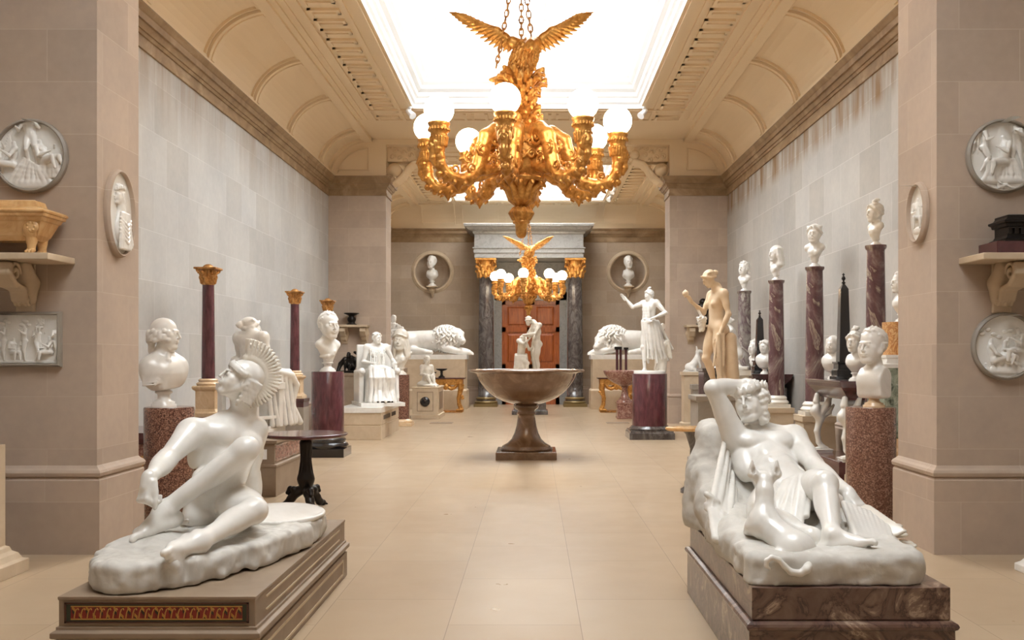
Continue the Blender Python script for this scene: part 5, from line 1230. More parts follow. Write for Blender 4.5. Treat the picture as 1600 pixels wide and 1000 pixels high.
# seated child (left) on a plinth with a dark roundel
ped = tag(solid('roundel_plinth', -3.0, -2.36, 23.75, 25.2, [(0,.03),(.1,.03),(.11,0),(.76,0),(.765,.015),(.79,.015)], 'stone'), 'buff stone plinth with a dark round boss, under the seated child', 'plinth')
b = MB(); b.M = Matrix.Rotation(pi/2, 4, 'X'); b.lathe([(.12,.725),(.12,.75),(.1,.765),(.03,.77)], 32); 
b.build('dark_roundel', M['black'], ped, loc=(0,0,.43))
b = MB()
for x0,x1,z0,z1 in ((-.2,.2,.66,.675),(-.2,.2,.19,.205),(-.2,-.185,.19,.675),(.185,.2,.19,.675)): b.box(x0,x1,-.732,-.725,z0,z1)
b.box(.32,.327,-.45,.45,.22,.66); b.build('panel_moulding', M['stone_dark'], ped)
root = empty('seated_child_statue', (-2.72, 24.5, .79), pi+.5); tag(root, 'cream marble statue of a small child seated on the plinth with the dark round boss', 'statue')
c = Carve(.009); f = .72
J = sit_J(f, .14, J=dict(kR=(.12,.34,.36), kL=(-.1,.36,.34), aR=(.05,.52,.08), aL=(-.05,.6,.06), wR=(.04,.3,.42), wL=(-.02,.34,.38), eR=(.24,.06,.42), eL=(-.24,.06,.42)), X=dict(hf=((0,1,-.2),(0,0,1),dict(hair='curls')), hs=(1.25,)))
body_carve(c, J, f*1.02); c.ell((0,.0,.05), (.26,.24,.1), .05); c.ell((.0,.25,.03), (.2,.25,.05), .03)
c.zmin = .0; c.build('figure', M['marble_warm'], root)

# dancer on the porphyry drum
root = empty('dancer_statue', (DX, DY, 1.22), 2.25); tag(root, 'white marble dancing girl with one raised arm and swirling skirt, on the porphyry drum', 'statue')
b = MB(); b.lathe([(.30,0),(.30,.05),(.29,.06)], 48); b.build('base_slab', M['marble'], root)
c = Carve(.009); c.M = Matrix.Translation((0,0,.05)); f = .91
J = stand_J(f, J=dict(wR=(.52,.22,1.56), eR=(.40,.10,1.34), eL=(-.38,-.08,1.2), wL=(-.17,.13,1.08), aL=(-.12,-.28,.16), kL=(-.12,-.0,.52), aR=(.05,.1,.08), kR=(.08,.1,.5)),
            X=dict(hf=((.2,1,-.05),(0,0,1),dict(hair='topknot',seed=3)), hdR=((.5,.2,.9),(0,-1,0)), hdL=((1,.2,0),(0,1,0))))
body_carve(c, J, f, fem=True)
n = 17
tp = ring(0, 0, .93, .15, .12, n); bt = [(x*1.0+.0, y-.12, .16+.10*abs(sin(i*.9))) for i, (x, y, z) in enumerate(ring(0, -.05, .2, .20, .27, n))]
folds(c, tp, bt, .03, .024, .012); c.cone((0,0,.9), (0,-.1,.45), .13, .17, .04)
folds(c, [(-.1+.03*i,-.12,.95) for i in range(7)], [(-.2+.05*i,-.42-.02*i,.42+.03*i) for i in range(7)], .025, .022, .012)
c.chain([(-.15,.05,.96),(0,.13,.98),(.15,.05,.96)], .02, .01)
folds(c, [(-.08+.03*i,.1,1.22) for i in range(6)], [(-.1+.035*i,.1,.97) for i in range(6)], .016, .018, .01)
c.zmin = .0; c.build('figure', M['marble'], root)
c = Carve(.01); c.cone((-.1,-.22,.05), (-.12,-.26,.55), .1, .07, .03); c.rough(.01,.06); folds(c, [(-.2+.04*i,-.3,.62) for i in range(5)], [(-.24+.05*i,-.34,.3) for i in range(5)], .03, .02, .015)
c.zmin = .0; c.build('tree_stump', M['marble_warm'], root)

# nude holding an apple, tan plaster
root = empty('apple_nude_statue', (2.58, 13.5, 1.0), 1.85); tag(root, 'tan plaster standing nude looking down at an apple in her raised hand', 'statue')
c = Carve(.009); f = 1.0; g_ = lambda x: x
J = stand_J(f, J=dict(head=(0,.12,1.63), neck=(0,.0,1.49), eR=(.24,.09,1.17), wR=(.12,.34,1.32), eL=(-.25,-.05,1.13), wL=(-.2,.06,.84), kR=(.1,.12,.52), aR=(.1,-.04,.1), kL=(-.1,.03,.5), aL=(-.1,-.02,.08)),
            X=dict(hf=((.05,.86,-.5),(0,.5,.86),dict(hair='bun',seed=1)), hdR=((.0,.55,.85),(.3,-.85,.4),(.5,.6,.4),.8), hdL=((0,.25,-1),(-1,0,.1),(.6,.7,.5),.5)))
body_carve(c, J, 1.02, fem=True); c.zmin = .0; c.build('figure', M['plaster_tan'], root)
c = Carve(.007); c.ball((.11,.43,1.43), .045); c.cone((.11,.43,1.465), (.115,.432,1.485), .008, .006, .01); c.build('apple', M['plaster_tan'], root)
c = Carve(.009)
folds(c, [(-.24+.03*i,.10-.03*i,.84) for i in range(8)], [(-.26+.04*i,.08-.05*i,.04) for i in range(8)], .026, .045, .014)
folds(c, [(-.22,.1-.03*i,.86) for i in range(4)], [(-.26,.18-.05*i,.42) for i in range(4)], .018, .016, .01)
c.cone((-.18,-.12,.8), (-.18,-.14,.02), .08, .12, .03); c.zmin = .0; c.build('drapery', M['plaster_tan'], root)
c = Carve(.008); rnd = random.Random(5)
for i in range(60):
    t = i/60; w_ = .055*(1-t*.75)+.01; c.ball((.13+w_*cos(i*2.4), .17+w_*sin(i*2.4), 1.10-.2*t), rnd.uniform(.013,.02), .003)
c.cone((.13,.17,1.08), (.13,.17,.92), .05, .02, .02); c.cone((.13,.17,1.1),(.18,.2,1.2),.02,.02,.01); c.build('bunch_of_grapes', M['marble'], root)
tag(solid('statue_plinth', 2.26, 2.9, 13.18, 13.82, [(0,.04),(.1,.04),(.12,0),(.92,0),(.94,.03),(1.0,.03)], 'grey_stone'), 'grey stone plinth under the tan nude holding an apple, hidden behind the sleeping youth', 'plinth')

tag(solid('dark_plinth', wx(1100,15.0), wx(1140,15.0), 15.0, 15.5, [(0,.04),(.08,.04),(.1,0),(1.30,0),(1.31,.03),(1.36,.03)], 'grey_marble'), 'tall dark grey marble plinth behind the nude with the apple', 'plinth')
# white leaning figure beside it
X, Y = wx(1148,16.2), 16.2
tag(solid('white_topped_plinth', X-.2, X+.2, Y-.2, Y+.2, [(0,.03),(.08,.03),(.1,0),(1.22,0),(1.225,.03),(1.32,.03)], 'marble_warm'), 'pale plinth just right of the nude with the apple', 'plinth')
root = empty('crouching_statue', (X, Y, 1.32), 1.3); tag(root, 'white marble crouching figure seen from behind between the apple nude and farthest column', 'statue')
c = Carve(.011); f = .8
J = stand_J(f, J=dict(head=(0,.16,1.0), neck=(0,.1,.86), chest=(0,.06,.68), pelvis=(0,-.06,.36), sR=(.17,.08,.82), sL=(-.17,.08,.82), eR=(.22,.2,.6), eL=(-.22,.2,.6), wR=(.12,.36,.7), wL=(-.1,.34,.72), hR=(.09,-.04,.3), hL=(-.09,-.04,.3), kR=(.14,.34,.42), kL=(-.12,.3,.12), aR=(.14,.16,.08), aL=(-.12,-.1,.08)),
            X=dict(hf=((0,1,-.1),(0,0,1),dict(hair='bun'))))
body_carve(c, J, f, fem=True); c.box((0,.05,.03),(.2,.28,.03),.01,.02); c.zmin = .0; c.build('figure', M['marble'], root)

# greyhound by the far right pier
tag(solid('dog_plinth', wx(1069.5,21.3), wx(1094,21.3), 21.35, 21.75, [(0,.04),(.06,.04),(.08,0),(1.12,0),(1.13,.03),(1.2,.03)], 'stone'), 'slender buff plinth in front of the far right pier, under the white greyhound', 'plinth')
root = empty('greyhound_statue', (wx(1083,21.5), 21.55, 1.2), -pi/2); tag(root, 'small white marble greyhound sitting on a plinth by the far right pier', 'statue')
c = Carve(.008)
c.cone((0,-.02,.12),(0,.1,.3),.09,.07,.05); c.ell((0,-.06,.11),(.1,.12,.1),.03); c.cone((0,.1,.3),(0,.11,.44),.06,.04,.04); c.cone((0,.11,.46),(0,.16,.46),.045,.04,.02); c.cone((0,.16,.46),(0,.28,.44),.036,.018,.02)
for s in (-1, 1):
    c.chain([(s*.045,.12,.28),(s*.045,.16,.14),(s*.045,.16,.02)],[.035,.022,.018],.02); c.cone((s*.045,.16,.015),(s*.045,.2,.012),.02,.016,.01); c.cone((s*.08,-.02,.08),(s*.08,.1,.03),.05,.025,.03); c.cone((s*.03,.1,.49),(s*.04,.08,.58),.018,.006,.01)
c.chain([(0,-.16,.05),(.06,-.2,.03),(.12,-.12,.03)],[.02,.016,.01],.01); c.zmin = .0; c.build('figure', M['marble'], root)
b = MB(); b.box(-.15,.15,-.2,.26,0,.02); b.build('base_slab', M['marble'], root, .003)
tag(solid('grey_block', wx(1083,20.4), wx(1096,20.4)+.1, 20.4, 20.7, [(0,0),(.84,0),(.84,.02),(.95,.02)], 'grey_stone'), 'narrow grey block with a white top beside the greyhound plinth', 'plinth')
root = empty('bronze_vase', (wx(1099,21.95), 21.98, wz(508,22.1)), 0); tag(root, 'dark bronze two-legged vase on the far right wall shelf', 'vase')
c = Carve(.009)
for s in (-1, 1): c.chain([(s*.09,0,.02),(s*.07,0,.2),(s*.09,0,.36)],[.035,.028,.035],.01)
c.box((0,0,.02),(.15,.09,.02),.008,.01); c.ell((0,0,.42),(.14,.1,.09),.02); c.cone((0,0,.46),(0,0,.52),.06,.09,.01); c.build('body', M['bronze'], root)

# bronze tazza on the far left wall shelf, and bronze group on a plinth below it
root = empty('bronze_tazza', (wx(549,21.95), 21.98, wz(508,22.1)), 0); tag(root, 'dark bronze tazza on the far left wall shelf', 'tazza')
b = MB(); b.lathe([(.12,0),(.12,.02),(.09,.03),(.07,.06),(.09,.09),(.1,.13),(.09,.17),(.06,.19),(.08,.22),(.17,.255),(.18,.27),(.16,.275),(.1,.26)], 32); b.build('bowl', M['bronze'], root)
tag(solid('bronze_plinth', wx(536,21.3), wx(566,21.3), 21.2, 21.8, [(0,.03),(.08,.03),(.1,0),(1.1,0),(1.12,.02),(1.18,.02)], 'stone_dark'), 'taupe plinth by the far left pier, under the dark bronze group', 'plinth')
root = empty('bronze_group', (wx(549,21.5), 21.5, 1.18), pi-.4); tag(root, 'dark bronze crouching group on a plinth behind the white seated lady', 'statue')
c = Carve(.009); f = .42
J = sit_J(f, .2, J=dict(kR=(.2,.3,.55), kL=(-.16,.34,.4), aR=(.2,.3,.06), aL=(-.1,.45,.06), eR=(.35,.1,.8), wR=(.2,.35,.7), head=(.05,.2,.95), eL=(-.4,.1,.5), wL=(-.45,.3,.3)), X={})
body_carve(c, J, f*1.25, hands=False, feet=False); c.chain([(-.2,-.1,.03),(-.22,-.05,.25),(-.2,.0,.42),(-.12,.05,.46)],[.06,.05,.05,.03],.02); c.chain([(.1,.1,.3),(.2,.12,.2),(.22,.2,.05)],[.06,.05,.04],.03); c.box((0,.05,.02),(.28,.2,.03),.01,.02); c.zmin = .0; c.build('figures', M['bronze'], root)

# two-figure groups half hidden
tag(solid('group_plinth', wx(598,24.4), wx(630,24.4), 24.2, 24.9, [(0,.04),(.08,.04),(.1,0),(1.12,0),(1.14,.04),(1.25,.04)], 'porphyry_dark'), 'dark red plinth behind the helmeted bust', 'plinth')
def pair(name, loc, rz, f, m, lab, lean=.1, sep=.14):
    root = empty(name, loc, rz); tag(root, lab, 'statue'); c = Carve(.012)
    for s in (-1, 1):
        c.M = Matrix.Translation((s*sep, 0, .04)) @ Matrix.Rotation(s*.9, 4, 'Z')
        J = stand_J(f*(1 if s > 0 else .88), J=dict(head=(-.02,.12,1.6), wR=(.1,.38,1.2), eR=(.26,.1,1.15), wL=(-.2,.36,1.35), eL=(-.28,.06,1.2), kR=(.1,.15,.52)), X=dict(hf=((0,.9,-.3),(0,.2,.9),dict(hair='curls' if s > 0 else 'bun'))))
        body_carve(c, J, f*(1 if s > 0 else .88), fem=s < 0, feet=False)
    c.M = Matrix.Identity(4); q = f
    folds(c, [(-.25*q+.07*q*i,-.1*q,.9*q) for i in range(8)], [(-.3*q+.085*q*i,-.12*q,.05*q) for i in range(8)], .035*q, .05*q, .02)
    c.box((0,0,.02),(.36*q,.26*q,.03),.01,.02); c.zmin = .0; c.build('figures', M[m], root); return root
pair('embracing_pair_statue', (wx(613,24.5), 24.55, 1.25), pi+.3, .78, 'marble', 'white marble group of two small embracing figures behind the helmeted bust')
turned('porphyry_drum', [(.26,0),(.26,.06),(.22,.1),(.22,1.12),(.2,1.14)], 'porphyry', (wx(1037,23.6), 23.6, 0), 'slim dark red drum half hidden behind the dancer drum', 'pedestal')
pair('clasped_pair_statue', (wx(1036,23.6), 23.6, 1.14), pi-.4, .7, 'marble_warm', 'cream marble group of two figures behind the dancer by the far right pier')
tag(solid('group_plinth', 3.5, 4.1, 25.3, 25.9, [(0,.04),(.1,.04),(.12,0),(.72,0),(.74,.04),(.8,.04)], 'stone'), 'buff plinth glimpsed between the dancer and the far right pier', 'plinth')
root = empty('seated_child_statue', (3.7, 25.55, .8), pi+.2); tag(root, 'white marble seated figure glimpsed between the dancer and the far right pier', 'statue')
c = Carve(.012); body_carve(c, sit_J(.95, .3, X=dict(hf=((-.3,1,-.1),(0,0,1),dict(hair='curls')))), .95, fem=True); skirt_seated(c, .9, .3, 9); c.zmin = .0; c.build('figure', M['marble'], root)

# statue pair in front of the door
X = wx(828, 25.9)
tag(solid('dark_statue_plinth', X-.43, X+.43, 25.55, 26.3, [(0,.05),(.1,.05),(.12,.0),(.86,.0),(.88,.03),(.94,.03)], 'grey_marble'), 'dark grey plinth behind the basin, under the pair before the door', 'plinth')
root = empty('lovers_statue', (X, 25.9, .94), pi); tag(root, 'cream marble standing nude bending to a kneeling companion in front of the wooden door', 'statue')
c = Carve(.010)
c.M = Matrix.Translation((-.2,.0,.03)) @ Matrix.Rotation(1.2+pi/2+.5, 4, 'Z') 
J = stand_J(1.0, J=dict(head=(.04,.2,1.56), neck=(.02,.05,1.48), wR=(.1,.42,1.1), eR=(.24,.16,1.15), wL=(-.12,.44,1.15), eL=(-.26,.16,1.18)), X=dict(hf=((.1,.8,-.6),(0,.5,.85),dict(hair='bun'))))
c.M = Matrix.Translation((-.17,.0,.03)) @ Matrix.Rotation(-1.15, 4, 'Z')
body_carve(c, J, 1.0)
c.M = Matrix.Translation((.22,.0,.03)) @ Matrix.Rotation(1.05, 4, 'Z')
J = stand_J(.95, J=dict(head=(0,.08,1.24), neck=(0,.02,1.10), chest=(0,.0,.90), pelvis=(0,-.04,.58), sR=(.17,.0,1.05), sL=(-.17,.0,1.05), eR=(.23,.2,.95), wR=(.12,.34,1.12), eL=(-.22,.12,.80), wL=(-.1,.32,.86), hR=(.09,-.04,.54), hL=(-.09,-.04,.54), kR=(.12,.26,.42), aR=(.12,.2,.06), kL=(-.12,.1,.1), aL=(-.1,-.3,.08)), X=dict(hf=((0,.9,.35),(0,-.3,.9),dict(hair='bun'))))
body_carve(c, J, .95, fem=True, feet=False)
c.M = Matrix.Identity(4); folds(c, [(.1+.04*i,-.1,.66) for i in range(8)], [(.04+.055*i,-.12,.03) for i in range(8)], .035, .045, .015); folds(c, [(.1+.04*i,.14,.62) for i in range(8)], [(.05+.055*i,.2,.03) for i in range(8)], .035, .045, .015)
c.box((0,0,.02),(.4,.28,.03),.01,.02); c.zmin = .0; c.build('figures', M['marble_warm'], root)

# busts in the round niches
for i, (nx, nz) in enumerate(NICHES):
    zb = wz(447, Y3-.16)
    root = empty('niche_bracket', (nx, Y3-.0, zb)); tag(root, 'carved stone bracket under the %s round niche' % ('left' if i == 0 else 'right'), 'bracket')
    c = Carve(.008); c.box((0,-.16,-.02),(.17,.16,.02),.008,.01); c.cone((0,-.1,-.13),(0,-.05,-.24),.1,.05,.03); c.cone((0,-.05,-.24),(0,-.04,-.33),.05,.03,.02)
    for s in (-1,1): c.chain([(s*.08+.035*cos(a),-.12,-.09+.035*sin(a)) for a in np.linspace(0,6,9)], .014, .005); c.cone((s*.05,-.11,-.1),(s*.02,-.08,-.26),.025,.02,.01)
    c.build('bracket', M['stone'], root)
    bust('niche_bust', 'small white bust on a bracket in the %s round niche of the end wall' % ('left' if i == 0 else 'right'), 'bust', (nx, Y3-.15, zb), pi-.35 if i == 0 else pi+.1, .98, 'short', 'round', .012, seed=20+i, turn=0)

# lions on high plinths either side of the far bay
def lion(name, loc, mirror, lab, asleep):
    root = empty(name, loc, 0); tag(root, lab, 'statue'); c = Carve(.012); s = -1 if mirror else 1; rnd = random.Random(8+s)
    P_ = lambda x, y, z: (s*x, y, z)
    c.cone(P_(.3,.02,.44), P_(-.7,.05,.42), .31, .29, .1); c.ell(P_(-.75,-.1,.36), (.36,.25,.32), .08); c.ell(P_(-.75,.12,.3), (.3,.2,.25), .08); c.ell(P_(-.25,.02,.33),(.4,.22,.2),.1)
    c.cone(P_(-.6,-.25,.14), P_(-.2,-.33,.09), .13, .09, .06); c.cone(P_(-.2,-.33,.08), P_(-.02,-.34,.07), .09, .075, .03)
    c.ell(P_(.35,-.15,.36), (.22,.16,.26), .08)
    c.cone(P_(.4,-.24,.2), P_(.8,-.26,.1), .13, .09, .05); c.cone(P_(.8,-.26,.1), P_(1.08,-.22,.07 if not asleep else .06), .09, .09, .03)
    c.cone(P_(.4,.18,.2), P_(1.0,.12,.1), .12, .09, .05); c.ell(P_(1.14,-.2,.02), (.1,.09,.09), .03)
    for i in range(3): c.ball(P_(1.2,-.26+.055*i,-.01), .035, .012)
    hx, hy, hz = (.78,-.14,.5) if not asleep else (.85,-.16,.34)
    c.ell(P_(hx,hy,hz), (.17,.16,.18), .04); d = V((s*.62,-.75,-.25 if not asleep else -.35)).normalized(); hc = V(P_(hx,hy,hz))
    c.cone(hc+d*.08, hc+d*.24+V((0,0,-.03)), .12, .085, .05); c.ell(hc+d*.26+V((0,0,.01)), (.05,.04,.03), .02); c.cone(hc+V((0,0,.06))+d*.1, hc+d*.25+V((0,0,.03)), .05, .035, .03)
    c.cone(hc+d*.2+V((0,0,-.1)), hc+d*.24+V((0,0,-.09)), .05, .045, .02)
    pr = V((d.y, -d.x, 0)).normalized()
    for q in (-1, 1): c.ball(hc+d*.16+pr*q*.06+V((0,0,.07)), .03, .015, 's'); c.ball(hc+d*.13+pr*q*.06+V((0,0,.065)), .026, .01); c.ball(hc+d*.22+pr*q*.045+V((0,0,-.045)), .045, .02); c.ball(hc+pr*q*.15+V((0,0,.15)), .05, .02)
    mx, my, mz = hx-.38, .0, .50
    c.ell(P_(mx,my,mz+.02), (.38,.27,.31), .06); c.ell(P_(hx-.05,hy+.05,hz+.1), (.2,.2,.2), .05)
    for i in range(280):    # mane locks
        u = 1-2*(i+.5)/280; a = i*2.39996; r = math.sqrt(1-u*u); n_ = V((r*cos(a), r*sin(a), u))
        p = V((mx+.43*n_.x, my+.31*n_.y, mz+.02+.35*n_.z))
        if p.z < .12: continue
        w_ = V(P_(p.x, p.y, p.z))
        if (w_-hc-d*.15).length < .17: continue
        t = V((rnd.uniform(-1,1), rnd.uniform(-1,1), -1)).normalized(); t2 = (w_-V(P_(mx,my,mz))).normalized(); c.chain([w_, w_+t*.06+t2*.035, w_+t*.12+t2*.03+V((rnd.uniform(-.05,.05),rnd.uniform(-.05,.05),0))], [.040,.032,.012], .004)
    for i in range(22): a = 2*pi*i/22; w_ = hc-d*.02+(pr*cos(a)+V((0,0,1))*sin(a))*.19; c.chain([w_, w_+(pr*cos(a)+V((0,0,1))*sin(a))*.06-d*.06], [.034,.018], .006)
    c.chain([P_(-1.05,.0,.25),P_(-1.12,-.2,.08),P_(-.9,-.38,.06),P_(-.6,-.42,.06)],[.05,.04,.035,.045],.02)
    c.zmin = .0; c.build('figure', M['marble'], root)
    b = MB(); b.box(-1.15,1.05,-.42,.42,-.13,.005); b.build('base_slab', M['marble'], root, .006); return root
zl = wz(554.5, 28.1)
lion('lion_statue', (-3.0, 28.55, zl), False, 'white marble lion lying awake with head up, on the left plinth', False)
lion('lion_statue', (2.83, 28.55, zl), True, 'white marble lion dozing with head lowered on its paws, on the right plinth', True)
for X, lab in ((-3.0, 'left'), (2.83, 'right')):
    zz = zl-.13; tag(solid('lion_plinth', X-1.1, X+1.0 if X < 0 else X+1.1, 28.12, 29.0, [(0,.05),(.55,.05),(.58,.02),(.6,0),(zz,0)], 'stone'), 'high buff stone plinth carrying the %s marble lion' % lab, 'plinth')

# gilt console tables in front of the lions, with small things on them
def gilt_table(X, Y, hw, lab):
    root = empty('gilt_table', (X, Y, 0)); tag(root, lab, 'table'); H_ = .96
    b = MB(); b.rect_loft(-hw, hw, -.26, .26, [(H_-.04,-.01),(H_-.03,.02),(H_,.02)]); b.build('marble_top', M['porphyry_dark'], root, .003)
    b = MB(); b.rect_loft(-hw+.04, hw-.04, -.23, .23, [(H_-.2,-.03),(H_-.16,.0),(H_-.04,.0)]); b.build('gilt_frame', M['gold'], root, .003)
    for sx in (-1, 1):
        for sy in (-1, 1):
            c = Carve(.009); x, y = sx*(hw-.14), sy*.17
            c.chain([(x+sx*.03,y,H_-.18),(x+sx*.04,y,H_-.3),(x-sx*.02,y,.4),(x-sx*.01,y,.22),(x+sx*.04,y,.1)], [.07,.065,.045,.04,.05], .02)
            for i in range(7): a = i*1.1; c.ball((x+sx*.04+.05*cos(a), y+.05*sin(a), H_-.22-.06*i), .032, .01)
            c.box((x+sx*.01,y,.05),(.09,.07,.045),.01,.01); c.build('leg', M['gold'], root)
    c = Carve(.009)
    for sy in (-.21, .21):
        for k in range(2): 
            x0 = -hw+.2+k*(hw-.2); c.chain([(x0+t*(hw-.2), sy, H_-.2-.10*sin(pi*t)) for t in np.linspace(0,1,9)], [.03+.02*sin(pi*t) for t in np.linspace(0,1,9)], .01)
            for t in np.linspace(0,1,8): c.ball((x0+t*(hw-.2), sy*1.1, H_-.2-.10*sin(pi*t)), .03, .006)
        c.ell((0,sy*1.1,H_-.24),(.08,.04,.1),.02)
    c.cone((-hw+.2,-.21,H_-.18),(hw-.2,-.21,H_-.18),.025,.025,.01); c.cone((-hw+.2,.21,H_-.18),(hw-.2,.21,H_-.18),.025,.025,.01); c.cone((0,-.21,H_-.18),(0,.21,H_-.18),.02,.02,.01)
    c.build('carved_apron', M['gold'], root)
    b = MB(); b.rect_loft(-hw+.05, hw-.05, -.24, .24, [(0,0),(.05,0)]); b.build('stretcher', M['gilt_dull'], root, .003); return root
gilt_table(-2.42, 26.75, .5, 'gilt console table with carved legs in front of the left lion plinth')
gilt_table(2.3, 26.75, .5, 'gilt console table with carved legs in front of the right lion plinth')
root = empty('bronze_tazza', (wx(690,26.7), 26.7, .96)); tag(root, 'small dark bronze footed dish on the left gilt table', 'tazza')
b = MB(); b.lathe([(.09,0),(.09,.03),(.05,.05),(.03,.1),(.04,.16),(.03,.18),(.12,.21),(.16,.235),(.16,.25),(.1,.24)], 32); b.build('bowl', M['bronze'], root)
root = empty('bronze_dish', (wx(681,26.6)-.05, 26.6, .96)); tag(root, 'smaller dark bronze cup left of the footed dish on the left gilt table', 'cup')
b = MB(); b.lathe([(.05,0),(.05,.02),(.02,.04),(.02,.1),(.06,.13),(.08,.16),(.07,.16),(.03,.13)], 24); b.build('bowl', M['bronze'], root)
root = empty('column_ruin_model', (wx(971,26.75), 26.75, .96)); tag(root, 'small model of three red marble temple columns on the right gilt table', 'model')
b = MB(); b.rect_loft(-.2,.2,-.14,.14,[(0,0),(.04,0)]); b.build('base', M['black'], root, .002)
for x, y in ((-.13,-.08),(-.03,-.08),(.12,-.08)):
    b = MB(); b.lathe([(.04,.04),(.036,.07),(.036,.72),(.042,.78)], 20, (x,y,0)); b.build('red_column', M['porphyry'], root)
b = MB(); b.box(-.2,-.0,-.14,0,.78,.86); b.box(.06,.18,-.14,-.02,.78,.84); b.build('entablature', M['bronze'], root, .003)
# ochre oval slab just visible behind the rock of the sleeping youth
root = empty('ochre_table', (wx(1085,10.9), 10.9, 0)); tag(root, 'low ochre marble oval table tip showing behind the sleeping youth\'s rock', 'table')
b = MB(); b.lathe([(.30,.70),(.33,.715),(.33,.735),(.31,.745)], 48, sq=.5); b.build('table_top', M['yellow'], root)
b = MB(); b.lathe([(.16,0),(.16,.04),(.06,.1),(.05,.5),(.1,.66),(.14,.70)], 32); b.build('pillar', M['grey_marble'], root)
# ------------------------------------------------------------------ gilt chandeliers
gm = mat('lamp_globe', (1,.95,.85), .3); _b = gm.node_tree.nodes['Principled BSDF']; _b.inputs['Emission Color'].default_value = (1,.84,.6,1); _b.inputs['Emission Strength'].default_value = 21
M['globe'] = gm
def spiral(c, cx, cy, cz, ux, uz, r0, turns, rt, k=.004, sgn=1, ph=0):
    """scroll in the plane of two unit vectors"""
    ux, uz = V(ux), V(uz); o = V((cx,cy,cz)); n = int(11*turns); pts = []
    for i in range(n+1):
        t = i/n; a = ph+sgn*2*pi*turns*t; r = r0*(1-.86*t); pts.append(o+ux*r*cos(a)+uz*r*sin(a))
    c.chain(pts, [rt*(1-.45*i/n) for i in range(n+1)], k)
def chandelier(res=.0075):
    root = empty('chandelier', (0,0,0)); g = M['gold']
    # stem and body, z measured from the floor for the hanging height
    c = Carve(res)
    c.chain([(0,0,2.76),(0,0,2.86)], [.05,.065], .01); c.ball((0,0,2.775), .055, .01)
    for z, r in ((2.87,.075),(2.89,.07)): c.chain([(r*cos(a), r*sin(a), z) for a in np.linspace(0,2*pi,20)], .012, .004)
    c.ell((0,0,2.955),(.115,.115,.07),.01)
    for k in range(16): a = 2*pi*k/16; c.chain([(.08*cos(a),.08*sin(a),3.01),(.117*cos(a),.117*sin(a),2.96),(.085*cos(a),.085*sin(a),2.90)], .013, .004)
    c.build('pendant_finial', g, root)
    c = Carve(res)
    c.cone((0,0,3.04),(0,0,3.2),.05,.13,.01)
    for k in range(12):
        a = 2*pi*k/12; ca, sa = cos(a), sin(a); c.chain([(ca*.05,sa*.05,3.04),(ca*.105,sa*.105,3.10),(ca*.14,sa*.14,3.2),(ca*.21,sa*.21,3.25),(ca*.235,sa*.235,3.225)], [.02,.03,.034,.026,.014], .006)
    c.build('acanthus_cup', g, root)
    c = Carve(res)
    c.cone((0,0,3.33),(0,0,3.42),.19,.23,.02); c.cone((0,0,3.42),(0,0,3.58),.235,.25,.03); c.cone((0,0,3.55),(0,0,3.85),.24,.13,.05)
    c.chain([(.225*cos(a),.225*sin(a),3.285) for a in np.linspace(0,2*pi,28)], .026, .006); c.chain([(.19*cos(a),.19*sin(a),3.335) for a in np.linspace(0,2*pi,28)], .014, .004)
    for k in range(16):
        a = 2*pi*k/16; ca, sa = cos(a), sin(a); t = (-sa, ca, 0)
        spiral(c, ca*.265, sa*.265, 3.50, t, (0,0,1), .05, 1.6, .014, .004, 1 if k % 2 else -1)
        c.chain([(ca*.19,sa*.19,3.36),(ca*.22,sa*.22,3.40),(ca*.235,sa*.235,3.43)], [.02,.018,.01], .006)
        spiral(c, ca*.255, sa*.255, 3.62, t, (0,0,1), .045, 1.4, .012, .004, -1 if k % 2 else 1)
    c.build('hub', g, root)
    c = Carve(res); rnd = random.Random(2)       # leafy shaft under the eagle
    c.cone((0,0,3.7),(0,0,4.35),.10,.09,.02)
    for i in range(90):
        z = 3.75+.6*i/90; a = i*2.4; r = .10+.04*abs(sin((z-3.7)*9))+(.03 if z > 4.2 else 0); ca, sa = cos(a), sin(a)
        c.chain([(ca*r*.8,sa*r*.8,z-.03),(ca*r*1.15,sa*r*1.15,z+.02),(ca*r*1.45,sa*r*1.45,z+.03+.02*sin(i)),(ca*r*1.5,sa*r*1.5,z-.005)], [.026,.026,.018,.01], .006)
    c.build('leafy_shaft', g, root)
    # eagle: breast toward the viewer's right, tail down to the left, wings raised
    c = Carve(res)
    R_ = Matrix.Rotation(.45, 3, 'Y')
    c.ell((.03,0,4.50),(.125,.12,.20),.04,rot=R_); c.cone((.1,-.05,4.62),(.09,-.12,4.60),.07,.05,.04); c.ball((.08,-.15,4.57),.05,.02); c.cone((.07,-.18,4.56),(.06,-.22,4.52),.024,.008,.01)
    for s in (-1, 1): c.cone((.03,.02,4.6),(.03+s*.12,.02,4.66),.07,.06,.04)
    for i in range(9): t = i/8; c.chain([(-.02+.02*t,.02,4.42),(-.15+.12*t,.03,4.33-.03*t),(-.31+.22*t,.03,4.29-.07*t)], [.032,.032,.016], .005); c.chain([(-.02+.02*t,-.04,4.46),(-.10+.12*t,-.05,4.38-.03*t),(-.2+.18*t,-.05,4.34-.07*t)], [.03,.028,.014], .005)
    for i in range(150):
        u = 1-2*(i+.5)/150; a = i*2.39996; r = math.sqrt(1-u*u); p = V((.03,0,4.50))+R_ @ V((.125*r*cos(a), .12*r*sin(a), .20*u)); c.cone(p, p+V((r*cos(a)*.012-.012,r*sin(a)*.012,-.035)), .019, .009, .003)
    c.build('eagle_body', g, root)
